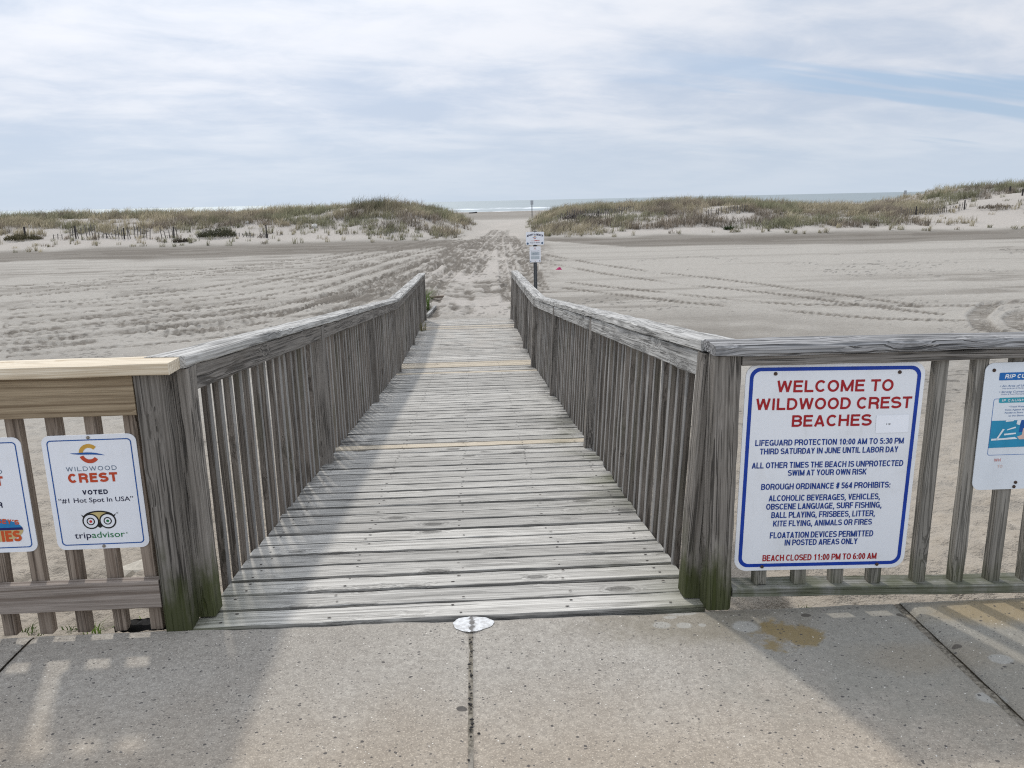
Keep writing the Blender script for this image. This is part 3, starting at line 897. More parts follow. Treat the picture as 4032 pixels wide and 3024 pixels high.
    for rr_ in (0.5, 1.0):
        for i in range(n):
            t = 2 * math.pi * i / n
            nz = 1 + 0.05 * math.sin(3 * t + 1) + 0.02 * math.sin(9 * t) + pr.uniform(-.015, .015)
            xx = 0.072 * math.cos(t) * nz * rr_
            yy = 0.050 * math.sin(t) * nz * rr_
            if abs(t - 1.5 * math.pi) < 0.2:
                yy -= 0.003 * rr_
            V.append((0.077 + xx, -0.054 + yy, 0.0034 if rr_ < 1 else 0.0026))
    F = [(0, 1 + i, 1 + (i + 1) % n) for i in range(n)] + [(1 + i, 1 + n + i, 1 + n + (i + 1) % n, 1 + (i + 1) % n) for i in range(n)]
    mp, nt = new_mat('white_paint_splash')
    pos = nt.n('ShaderNodeNewGeometry').outputs['Position']
    sp = nt.n('ShaderNodeSeparateXYZ', {0: pos})
    f = nt.noise(pos, 55, 4, 0.6)
    dx = nt.m('ABSOLUTE', nt.m('SUBTRACT', sp.outputs[0], 0.073))
    cr = nt.rng(nt.m('ADD', dx, nt.m('MULTIPLY', nt.m('SUBTRACT', f, 0.5), 0.030)), 0.012, 0.003)
    c = nt.mix(nt.rng(f, 0.35, 0.65), (0.50, 0.49, 0.47), (0.72, 0.72, 0.71))
    c = nt.mix(nt.m('MULTIPLY', cr, 0.8), c, (0.10, 0.09, 0.08))
    finish(nt, c, 0.95, f, 0.003, spec=0.05)
    o = link('paint_splash', mesh_np('paint_splash', V, polys=F, smooth=True), mp)
    tag(o, 'round splash of white paint on the concrete at the foot of the ramp', 'paint splash')


def icos(pv, pf, c, s, pr, rough=0.2):
    t = (1 + 5 ** .5) / 2
    vs = [(-1, t, 0), (1, t, 0), (-1, -t, 0), (1, -t, 0), (0, -1, t), (0, 1, t), (0, -1, -t), (0, 1, -t), (t, 0, -1), (t, 0, 1), (-t, 0, -1), (-t, 0, 1)]
    fs = [(0, 11, 5), (0, 5, 1), (0, 1, 7), (0, 7, 10), (0, 10, 11), (1, 5, 9), (5, 11, 4), (11, 10, 2), (10, 7, 6), (7, 1, 8), (3, 9, 4), (3, 4, 2), (3, 2, 6), (3, 6, 8), (3, 8, 9), (4, 9, 5), (2, 4, 11), (6, 2, 10), (8, 6, 7), (9, 8, 1)]
    b = len(pv)
    for v in vs:
        k = 1 / 1.9 * (1 + pr.uniform(-rough, rough))
        pv.append((c[0] + v[0] * s[0] * k, c[1] + v[1] * s[1] * k, c[2] + v[2] * s[2] * k))
    for f in fs:
        pf.append(tuple(b + i for i in f))


# ------------------------------------------------------------------ ramp
def build_ramp():
    root = empty('boardwalk_ramp', (0, 0, 0), label='weathered grey plank ramp sloping down from the pavement to the sand', cat='ramp')
    Vs, Fs, Gs, Ts = [], [], [], []
    nv = 0
    pitch = 0.1462
    fresh = {20: 1, 51: 1, 55: .9, 56: 1, 57: .9, 84: .9, 86: 1}
    k = 0
    y = 0.0
    nails = []
    pr = random.Random(3)
    while y < YE - 0.02:
        yc = y + 0.0715
        sl = (ZK / YK) if yc < YK else (ZE - ZK) / (YE - YK)
        a = np.array([1.0, 0, 0])
        b = np.array([0, 1.0, sl])
        b /= np.linalg.norm(b)
        c = np.cross(a, b)
        wl = -HW - 0.004 + pr.uniform(-.008, .012)
        wr = HW + 0.004 + pr.uniform(-.014, .012)
        if k == 0:
            wl, wr = -0.921, 0.924
        zc = float(zdeck(yc))
        w = 0.1352 + pr.uniform(-.0016, .0016)
        if k in (1,):
            wl, wr = -0.917, 0.917
        o = np.array([wl, yc, zc]) - c * 0.019 + c * pr.uniform(-.0025, .002)
        skew = pr.uniform(-.0012, .0012)
        aa = np.array([1.0, skew, pr.uniform(-.001, .001)])
        tint = 0.51 + pr.gauss(0, 0.09)
        if fresh.get(k):
            ob = board('plank', o, aa, b, c, wr - wl, w, 0.038, 'deck_new', root, seg=18, cham=.005, jit=.0009, crown=True, tint=0.5 if fresh[k] == 1 else .44)
            ob['label'] = 'fresh yellow pine plank among the grey ones'
            me = ob.data
            at = me.attributes.new('fresh', 'FLOAT', 'POINT')
            at.data.foreach_set('value', np.full(len(me.vertices), 0.8, np.float32))
        else:
            V, F, G, T = board_geo(o, aa, b, c, wr - wl, w, 0.038, seg=18, cham=.006, jit=.0010, tint=tint, warp=0.0012, crown=True)
            Vs.append(V)
            Fs += [tuple(i + nv for i in f) for f in F]
            nv += len(V)
            Gs.append(G)
            Ts.append(T)
        for xn in (-0.83, -0.43, 0.02, 0.44, 0.83):
            for dy in (-0.035, 0.035):
                if pr.random() < .8:
                    nails.append((xn + pr.gauss(0, .012), yc + dy + pr.gauss(0, .006), sl))
        y += pitch
        k += 1
    me = mesh_np('deck', np.concatenate(Vs), polys=Fs, vattr={'gco': np.concatenate(Gs)}, fattr={'tint': np.concatenate(Ts), 'fresh': np.zeros(nv), 'edge': edge_attr(nv)})
    link('deck', me, M['deck'], root)
    # nail heads
    V, F = [], []
    for (xn, yn, sl) in nails:
        b = len(V)
        rx, ry = 0.0065 * pr.uniform(.7, 1.4), 0.0042
        zc = float(zdeck(yn)) + 0.0032
        V.append((xn, yn, zc + .0012))
        for i in range(7):
            t = 2 * math.pi * i / 7
            V.append((xn + rx * math.cos(t), yn + ry * math.sin(t), zc + ry * math.sin(t) * sl))
        for i in range(7):
            F.append((b, b + 1 + i, b + 1 + (i + 1) % 7))
    o = link('nail', mesh_np('nail', V, polys=F), M['nail'], root)
    o['kind'] = 'stuff'
    # joists below the planks
    for xj in (-0.87, 0.0, 0.87):
        a = np.array([0, YK, ZK])
        L = np.linalg.norm(a)
        a = a / L
        board('joist', (xj, 0.1, -0.145), a, X, np.cross(a, X), L - .12, 0.04, 0.16, 'grey', root)


def rail_z(y, side):
    h = 0.936
    z = float(zdeck(y)) + h
    if side > 0:
        z += np.interp(y, [0, 2.5, 7.4, 13.4], [-0.004, -0.012, -0.024, 0.02])
    return z


LEAN = {-1: 0.0, 1: 0.046}      # the right-hand rail has settled outward


def build_ramp_railing(side):
    nm = 'left' if side < 0 else 'right'
    root = empty('ramp_railing', (side * HW, 0.1, 0), label='weathered picket handrail along the %s side of the ramp, %s' % (nm, 'its pickets catching light' if side > 0 else 'shading the planks'), cat='railing', group='handrails of the ramp')
    posts = [0.13, 2.55, 5.2, 7.75, 10.3, 12.3, 13.84] if side < 0 else [0.108, 2.75, 5.25, 7.9, 9.6, 12.15, 13.62]
    s = side
    rg = np.random.default_rng(31 + side)
    for i, py in enumerate(posts):
        ztop = rail_z(py, s) - 0.003
        zb = float(zdeck(py)) - 0.25 if i else -0.002
        xc = s * (HW - 0.006)
        if i == 0:
            xc = s * (HW - 0.006) * 0.995
        ld = np.array([s * LEAN[s] / 0.93, 0, 1.0])
        ld /= np.linalg.norm(ld)
        board('post', (xc - s * LEAN[s] * (float(zdeck(py)) - zb) / 0.93, py, zb), ld, np.cross(Y, ld), Y, ztop - zb, 0.089, 0.086, 'post' if i == 0 else 'grey', root, r=rg, seg=12, jit=.001, cham=.006)
    # caps: boards laid flat, butted end to end
    segs = [(0.075, 4.9), (4.9, YK), (YK, 10.25), (10.25, 13.96)] if s < 0 else [(0.102, 5.1), (5.1, 7.6), (7.6, 9.7), (9.7, 13.7)]
    for j, (y0, y1) in enumerate(segs):
        p0 = np.array([s * (HW + 0.013 + LEAN[s]), y0 + 0.0015, rail_z(y0, s) + 0.019 + 0.001])
        p1 = np.array([s * (HW + 0.013 + LEAN[s]), y1 - 0.0015, rail_z(y1, s) + 0.019 + 0.001])
        a = p1 - p0
        L = np.linalg.norm(a)
        a /= L
        board('cap_rail', p0, a, X, np.cross(X, a), L, 0.14, 0.038, 'rail', root, r=rg, jit=.0011 if s < 0 else .0018, cham=.005, warp=0.001, tint=0.56, seg=int(L / .16))
    # fascia boards between the posts
    for i in range(len(posts) - 1):
        y0 = posts[i] + 0.046
        y1 = posts[i + 1] - 0.046
        brk = [y0, YK, y1] if y0 < YK - .3 and y1 > YK + .3 else [y0, y1]
        for q in range(len(brk) - 1):
            ya, yb = brk[q], brk[q + 1]
            p0 = np.array([s * (HW - 0.028 + LEAN[s] * .92), ya, rail_z(ya, s) - 0.0468])
            p1 = np.array([s * (HW - 0.028 + LEAN[s] * .92), yb, rail_z(yb, s) - 0.0468])
            a = p1 - p0
            L = np.linalg.norm(a)
            a /= L
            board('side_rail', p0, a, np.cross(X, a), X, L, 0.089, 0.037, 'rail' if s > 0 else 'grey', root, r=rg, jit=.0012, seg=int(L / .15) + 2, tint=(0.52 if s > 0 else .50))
    # square pickets
    y = 0.30
    while y < (13.80 if s < 0 else 13.58):
        if min(abs(y - p) for p in posts) > 0.060:
            zb = float(zdeck(y)) - 0.20
            zt = rail_z(y, s) - 0.006
            w = 0.035 + rg.normal(0, .0012)
            lean = rg.normal(0, .0035)
            a = np.array([s * LEAN[s] / 0.93, lean, 1.0])
            a /= np.linalg.norm(a)
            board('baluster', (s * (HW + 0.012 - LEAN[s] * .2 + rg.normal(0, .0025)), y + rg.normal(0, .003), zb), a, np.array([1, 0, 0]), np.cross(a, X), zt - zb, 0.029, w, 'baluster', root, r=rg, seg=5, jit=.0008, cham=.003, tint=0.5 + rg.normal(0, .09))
        y += 0.137


# ------------------------------------------------------------------ fences along the pavement
def build_left_fence():
    root = empty('picket_fence', (-1.25, 0.03, 0), label='picket fence left of the ramp with a fresh pale pine cap rail', cat='fence', group='picket fences along the pavement')
    rg = np.random.default_rng(21)
    board('post', (-0.961, 0.0415, -0.003), Z, X, Y, 0.927, 0.092, 0.089, 'post', root, r=rg, seg=12, jit=.0012, cham=.006)
    board('post', (-3.46, 0.0415, -0.003), Z, X, Y, 0.927, 0.092, 0.089, 'post', root, r=rg, seg=12, jit=.0012, cham=.006)
    o = board('cap_rail', (-3.55, 0.040, 0.945), X, Y, Z, 2.672, 0.142, 0.038, 'cap_new', root, r=rg, cham=.003, jit=.0006, tint=0.56)
    o['label'] = 'fresh pale yellow pine cap rail'
    o = board('top_rail', (-3.41, 0.017, 0.8555), X, Z, Y, 2.401, 0.135, 0.037, 'fascia_new', root, r=rg, cham=.003, jit=.0006, tint=0.5)
    o['label'] = 'brown new pine board under the cap rail'
    board('bottom_rail', (-3.41, 0.0165, 0.141), X, Z, Y, 2.400, 0.105, 0.037, 'brownrail', root, r=rg, cham=.003, jit=.0006)
    xs = [-1.052]
    while xs[-1] > -3.3:
        xs.append(xs[-1] - 0.1272 + rg.normal(0, .002))
    for x in xs:
        board('baluster', (x, 0.0560, -0.014), Z, X, Y, 0.90, 0.044, 0.038, 'picket', root, r=rg, seg=6, jit=.0008, cham=.003, tint=0.5 + rg.normal(0, .07))


def build_right_fence():
    root = empty('picket_fence', (1.5, 0.0, 0), label='grey picket fence right of the ramp with a dark weathered cap rail', cat='fence', group='picket fences along the pavement')
    rg = np.random.default_rng(22)
    board('post', (0.9640, 0.0175, -0.004), Z, X, Y, 0.934, 0.089, 0.089, 'post', root, r=rg, seg=12, jit=.0015, cham=.009)
    board('post', (3.45, 0.0, -0.004), Z, X, Y, 0.930, 0.089, 0.089, 'post', root, r=rg, seg=12, jit=.0015, cham=.009)
    t = -0.012
    a = np.array([1.0, t, -0.002])
    a /= np.linalg.norm(a)
    b = np.array([-t, 1, 0])
    board('cap_rail', (0.914, 0.028, 0.9505), a, b, np.cross(a, b), 2.7, 0.14, 0.038, 'cap_dark', root, r=rg, cham=.009, jit=.0018, tint=0.5)
    board('top_rail', (1.012, 0.018, 0.9125), a, b, np.cross(a, b), 2.4, 0.088, 0.034, 'grey', root, r=rg, cham=.003)
    a2 = np.array([1.0, t, -0.026])
    a2 /= np.linalg.norm(a2)
    board('bottom_rail', (1.014, 0.020, 0.0605), a2, b, np.cross(a2, b), 2.4, 0.09, 0.037, 'mossrail', root, r=rg, cham=.004)
    for x in (1.123, 1.267, 1.405, 1.546, 1.711, 1.854, 1.991, 2.118, 2.26, 2.40, 2.54, 2.68, 2.82, 2.96, 3.1, 3.24, 3.36):
        zb = 0.0605 - 0.026 * (x - 1.014) + 0.0195
        zt = 0.8945 - 0.002 * (x - 1.0)
        lean = rg.normal(0, .006)
        ax = np.array([lean, 0, 1.0])
        ax /= np.linalg.norm(ax)
        board('baluster', (x, 0.020 + t * (x - 1.01), zb), ax, np.array([1, 0, 0]), Y, zt - zb, 0.046, 0.040, 'greypicket', root, r=rg, seg=6, jit=.001, cham=.004, tint=0.5 + rg.normal(0, .06))


# ------------------------------------------------------------------ sign making
def rrect(w, h, r, n=8):
    P = []
    for cx, cz, a0 in ((w / 2 - r, h / 2 - r, 0), (-w / 2 + r, h / 2 - r, 90), (-w / 2 + r, -h / 2 + r, 180), (w / 2 - r, -h / 2 + r, 270)):
        for i in range(n + 1):
            t = RAD(a0 + 90 * i / n)
            P.append((cx + r * math.cos(t), cz + r * math.sin(t)))
    return P


def flat(name, polys2d, off, mat, parent, cx=0, cz=0):
    """thin print layer on the front (-Y) face; polys2d are counter-clockwise seen from the front"""
    V, F = [], []
    for P in polys2d:
        b = len(V)
        V += [(cx + p[0], -off, cz + p[1]) for p in P]
        F.append(tuple(range(b, b + len(P))))
    return link(name, mesh_np(name, V, polys=F), mat, parent)


def ring2d(outer, inner):
    n = len(outer)
    return [[outer[i], outer[(i + 1) % n], inner[(i + 1) % n], inner[i]] for i in range(n)]


def circ(cx, cz, r, n=32):
    return [(cx + r * math.cos(2 * math.pi * i / n), cz + r * math.sin(2 * math.pi * i / n)) for i in range(n)]


def panel(name, w, h, r, mat, parent, t=0.003):
    P = rrect(w, h, r)
    n = len(P)
    V = [(p[0], 0, p[1]) for p in P] + [(p[0], t, p[1]) for p in P]
    F = [tuple(range(n)), tuple(range(2 * n - 1, n - 1, -1))] + [(i, n + i, n + (i + 1) % n, (i + 1) % n) for i in range(n)]
    return link(name, mesh_np(name, V, polys=F), mat, parent)


_capcache = {}


def text(body, cx, base, width, cap, mat, parent, shear=0.0, bold=0.0, off=0.0009, name='lettering', arc=None, rot=0.0):
    """lettering from the built-in font turned into a mesh, fitted to a width and capital height"""
    def raw(s):
        cu = bpy.data.curves.new('t', 'FONT')
        cu.body = s
        cu.size = 1.0
        cu.shear = shear
        cu.offset = bold
        cu.resolution_u = 3
        ob = bpy.data.objects.new('t', cu)
        COL.objects.link(ob)
        dg = bpy.context.evaluated_depsgraph_get()
        dg.update()
        me = bpy.data.meshes.new_from_object(ob.evaluated_get(dg))
        bpy.data.objects.remove(ob)
        bpy.data.curves.remove(cu)
        return me
    key = (shear, bold)
    if key not in _capcache:
        mh = raw('H')
        zz = [v.co.y for v in mh.vertices]
        _capcache[key] = (min(zz), max(zz))
        bpy.data.meshes.remove(mh)
    lo, hi = _capcache[key]
    me = raw(body)
    co = np.array([v.co[:] for v in me.vertices])
    x0, x1 = co[:, 0].min(), co[:, 0].max()
    u = (co[:, 0] - (x0 + x1) / 2) * (width / (x1 - x0))
    z = (co[:, 1] - lo) * (cap / (hi - lo))
    if arc:
        z = z - arc * (u / (width / 2)) ** 2
    if rot:
        u, z = u * math.cos(rot) - z * math.sin(rot), u * math.sin(rot) + z * math.cos(rot)
    for i, v in enumerate(me.vertices):
        v.co = (cx + u[i], -off, base + z[i])
    me.name = name
    me.materials.clear()
    o = link(name, me, mat, parent)
    return o


def glyph(ch, h):
    """centre-line strokes of a bold grotesque capital in a box one unit high; h is half the stroke"""
    lo, hi, x0 = h, 1 - h, h

    def L(*p):
        return [tuple(q) for q in p]

    def A(cx, cy, rx, ry, a0, a1, n=12):
        return [(cx + rx * math.cos(RAD(a0 + (a1 - a0) * i / n)), cy + ry * math.sin(RAD(a0 + (a1 - a0) * i / n))) for i in range(n + 1)]
    m = .5
    G = {
        'A': (.72, [L((h * .9, 0), (.36, hi + h * .6), (.72 - h * .9, 0)), L((.18, .27), (.54, .27))]),
        'B': (.68, [L((x0, 0), (x0, 1)), L((x0, hi), (.38, hi))[:1] + [(.40, hi)] + A(.40, (hi + .52) / 2, .19, (hi - .52) / 2, 90, -90)[1:] + [(x0, .52)], [(x0, .52), (.40, .52)] + A(.40, (lo + .52) / 2, .22, (.52 - lo) / 2, 90, -90)[1:] + [(x0, lo)]]),
        'C': (.72, [A(.38, m, .38 - h, m - h, 42, 318, 22)]),
        'D': (.72, [L((x0, 0), (x0, 1)), [(x0, hi), (.33, hi)] + A(.33, m, .39 - h, m - h, 90, -90)[1:] + [(x0, lo)]]),
        'E': (.64, [L((x0, 0), (x0, 1)), L((x0, hi), (.62, hi)), L((x0, .53), (.57, .53)), L((x0, lo), (.63, lo))]),
        'F': (.60, [L((x0, 0), (x0, 1)), L((x0, hi), (.60, hi)), L((x0, .50), (.54, .50))]),
        'G': (.76, [A(.39, m, .39 - h, m - h, 42, 325, 22), L((.42, .44), (.76 - h, .44), (.76 - h, 0))]),
        'H': (.72, [L((x0, 0), (x0, 1)), L((.72 - h, 0), (.72 - h, 1)), L((x0, .53), (.72 - h, .53))]),
        'I': (2 * h + .06, [L((h + .03, 0), (h + .03, 1))]),
        'J': (.56, [[(.56 - h, 1), (.56 - h, .28)] + A(.28, .28, .28 - h, .28 - h, 0, -180)[1:] + [(h, .34)]]),
        'K': (.72, [L((x0, 0), (x0, 1)), L((.69 - h * .6, 1), (x0, .36)), L((.28, .55), (.72 - h, 0))]),
        'L': (.60, [L((x0, 0), (x0, 1)), L((x0, lo), (.60, lo))]),
        'M': (.86, [L((x0, 0), (x0, 1)), L((.86 - h, 0), (.86 - h, 1)), L((x0 * .9, .96), (.43, .06), (.86 - h * .9, .96))]),
        'N': (.72, [L((x0, 0), (x0, 1)), L((.72 - h, 0), (.72 - h, 1)), L((x0, .98), (.72 - h, .02))]),
        'O': (.78, [A(.39, m, .39 - h, m - h, 0, 360, 28)]),
        'P': (.66, [L((x0, 0), (x0, 1)), [(x0, hi), (.38, hi)] + A(.38, (hi + .44) / 2, .27 - h * .2, (hi - .44) / 2, 90, -90)[1:] + [(x0, .44)]]),
        'Q': (.78, [A(.39, m, .39 - h, m - h, 0, 360, 28), L((.45, .25), (.76, -.03))]),
        'R': (.72, [L((x0, 0), (x0, 1)), [(x0, hi), (.40, hi)] + A(.40, (hi + .47) / 2, .24, (hi - .47) / 2, 90, -90)[1:] + [(x0, .47)], L((.38, .47), (.56, .40), (.62, .26), (.62, .08), (.68, 0))]),
        'S': (.67, [A(.335, (hi + .52) / 2, .30 - h * .3, (hi - .52) / 2, 25, 270, 14) + A(.335, (lo + .52) / 2, .32 - h * .3, (.52 - lo) / 2, 90, -155, 14)[1:]]),
        'T': (.64, [L((0, hi), (.64, hi)), L((.32, 0), (.32, 1))]),
        'U': (.72, [[(x0, 1), (x0, .32)] + A(.36, .32, .36 - h, .32 - h, 180, 360)[1:] + [(.72 - h, 1)]]),
        'V': (.68, [L((h * .9, 1), (.34, h * .4), (.68 - h * .9, 1))]),
        'W': (.98, [L((h * .9, 1), (.26, h * .4), (.49, .97), (.72, h * .4), (.98 - h * .9, 1))]),
        'X': (.68, [L((h, 1), (.68 - h, 0)), L((.68 - h, 1), (h, 0))]),
        'Y': (.68, [L((h, 1), (.34, .42), (.68 - h, 1)), L((.34, .45), (.34, 0))]),
        'Z': (.62, [L((.02, hi), (.60 - h, hi), (h, lo), (.62, lo))]),
        '0': (.56, [A(.28, m, .28 - h, m - h, 0, 360, 24)]),
        '1': (.56, [L((.34, 0), (.34, 1)), L((.36, .90), (.12, .70))]),
        '3': (.56, [A(.28, (hi + .53) / 2, .26 - h * .5, (hi - .53) / 2, 165, -90, 14) + A(.28, (lo + .53) / 2, .28 - h * .5, (.53 - lo) / 2, 90, -160, 14)[1:]]),
        '4': (.56, [L((.42, 0), (.42, 1)), L((.42, .96), (.05, .28), (.56, .28))]),
        '5': (.56, [L((.52, hi), (.14, hi), (.08, .52)), A(.27, .33, .27 - h * .5, .33 - h, 130, -155, 16)]),
        '6': (.56, [A(.28, .32, .28 - h, .32 - h, 0, 360, 20), A(.31, m, .31 - h, m - h, 60, 190, 12)]),
        '8': (.56, [A(.28, .74, .24 - h * .6, .26 - h, 0, 360, 18), A(.28, .28, .28 - h, .28 - h, 0, 360, 18)]),
        '#': (.56, [L((.18, 0), (.28, 1)), L((.36, 0), (.46, 1)), L((.02, .65), (.56, .65)), L((0, .34), (.54, .34))]),
        ':': (.22, [L((.11, 0), (.11, .17)), L((.11, .50), (.11, .67))]),
        ',': (.24, [L((.13, .15), (.12, 0), (.06, -.17))]),
        '.': (.22, [L((.11, 0), (.11, .16))]),
        "'": (.20, [L((.11, 1), (.09, .70))]),
        '-': (.36, [L((.02, .42), (.34, .42))]),
        '!': (.24, [L((.12, 1), (.12, .3)), L((.12, .16), (.12, 0))]),
    }
    return G[ch]


def stext(body, cx, base, width, cap, mat, parent, weight=0.15, shear=0.0, off=0.0009, name='lettering', gap=0.11, arc=None, rot=0.0, words=False):
    """bold grotesque lettering drawn from strokes, fitted to a width and capital height"""
    h = weight / 2
    x = 0.0
    S = []
    wi = 0
    for ch in body:
        if ch == ' ':
            x += 0.30
            wi += 1 if words else 0
            continue
        w, st = glyph(ch, h)
        for P in st:
            S.append((wi, [(x + p[0], p[1]) for p in P]))
        x += w + gap
    x -= gap
    kx = width / (x * cap + shear * cap) * cap
    pieces = []
    for k, (wk, P) in enumerate(S):
        Q = [np.array((p[0] * kx + shear * p[1] * cap - width / 2, p[1] * cap)) for p in P]
        # drop doubled points, cut the stroke at sharp corners
        Q = [q for i, q in enumerate(Q) if i == 0 or np.linalg.norm(q - Q[i - 1]) > 1e-6]
        runs = [[Q[0]]]
        for i in range(1, len(Q)):
            runs[-1].append(Q[i])
            if i < len(Q) - 1:
                e0 = Q[i] - Q[i - 1]
                e1 = Q[i + 1] - Q[i]
                if (e0 @ e1) / np.linalg.norm(e0) / np.linalg.norm(e1) < -0.1:
                    runs.append([Q[i]])
        pieces += [(wk, r_) for r_ in runs]
    VF = {}
    for k, (wk, Q) in enumerate(pieces):
        V, F = VF.setdefault(wk, ([], []))
        n = len(Q)
        closed = np.linalg.norm(Q[0] - Q[-1]) < 1e-5
        b = len(V)
        t = weight * cap / 2 * (0.5 + 0.5 * min(1.15, kx / cap * 1.15))
        for i in range(n):
            if closed:
                d0, d1 = Q[i] - Q[i - 1 if i else n - 2], Q[(i + 1) if i < n - 1 else 1] - Q[i]
            else:
                d0 = Q[i] - Q[max(0, i - 1)]
                d1 = Q[min(n - 1, i + 1)] - Q[i]
            if np.linalg.norm(d0) < 1e-9:
                d0 = d1
            if np.linalg.norm(d1) < 1e-9:
                d1 = d0
            d0 = d0 / np.linalg.norm(d0)
            d1 = d1 / np.linalg.norm(d1)
            n0 = np.array((-d0[1], d0[0]))
            n1 = np.array((-d1[1], d1[0]))
            mm = n0 + n1
            ln = np.linalg.norm(mm)
            mm = n0 if ln < 1e-3 else mm / ln
            sc = min(1.9, 1 / max(0.35, float(mm @ n0)))
            for sg in (1, -1):
                q = Q[i] + mm * t * sc * sg
                V.append((q[0], -off - 0.000012 * (k % 7), q[1]))
        for i in range(n - 1):
            F.append((b + 2 * i, b + 2 * i + 1, b + 2 * i + 3, b + 2 * i + 2))
    for wk, (V, F) in VF.items():
        V = np.array(V)
        if arc:
            V[:, 2] -= arc * (V[:, 0] / (width / 2)) ** 2
        if rot:
            V[:, 0], V[:, 2] = V[:, 0] * math.cos(rot) - V[:, 2] * math.sin(rot), V[:, 0] * math.sin(rot) + V[:, 2] * math.cos(rot)
        V[:, 0] += cx
        V[:, 2] += base
        link(name, mesh_np(name, V, polys=F), mat, parent)


def bolt(x, z, r, parent, mat, off=0.0012):
    V, F = [], []
    n = 10
    for k, (rr, y) in enumerate(((r, -off + 0.0008), (r * .9, -off - 0.002), (r * .45, -off - 0.0035))):
        for i in range(n):
            t = 2 * math.pi * i / n
            V.append((x + rr * math.cos(t), y, z + rr * math.sin(t)))
    for k in range(2):
        for i in range(n):
            j = (i + 1) % n
            F.append((k * n + i, k * n + j, (k + 1) * n + j, (k + 1) * n + i))
    F.append(tuple(range(2 * n, 3 * n)))
    return link('bolt', mesh_np('bolt', V, polys=F), mat, parent)


def sign_white(name, col=(0.80, 0.81, 0.83), dirt=0.25, dcol=(0.52, 0.50, 0.46), rough=0.35):
    m, nt = new_mat(name)
    tc = nt.n('ShaderNodeTexCoord').outputs['Object']
    f = nt.noise(tc, 5.0, 5, 0.65)
    g = nt.noise(nt.v('MULTIPLY', tc, (30, 30, 4)), 1.0, 3, 0.6)
    c = nt.mix(nt.m('MULTIPLY', nt.rng(f, 0.45, 0.8), dirt), col, dcol)
    c = nt.mix(nt.m('MULTIPLY', nt.rng(g, 0.6, 0.8), dirt * .5), c, dcol)
    finish(nt, c, rough, spec=0.35)
    return m


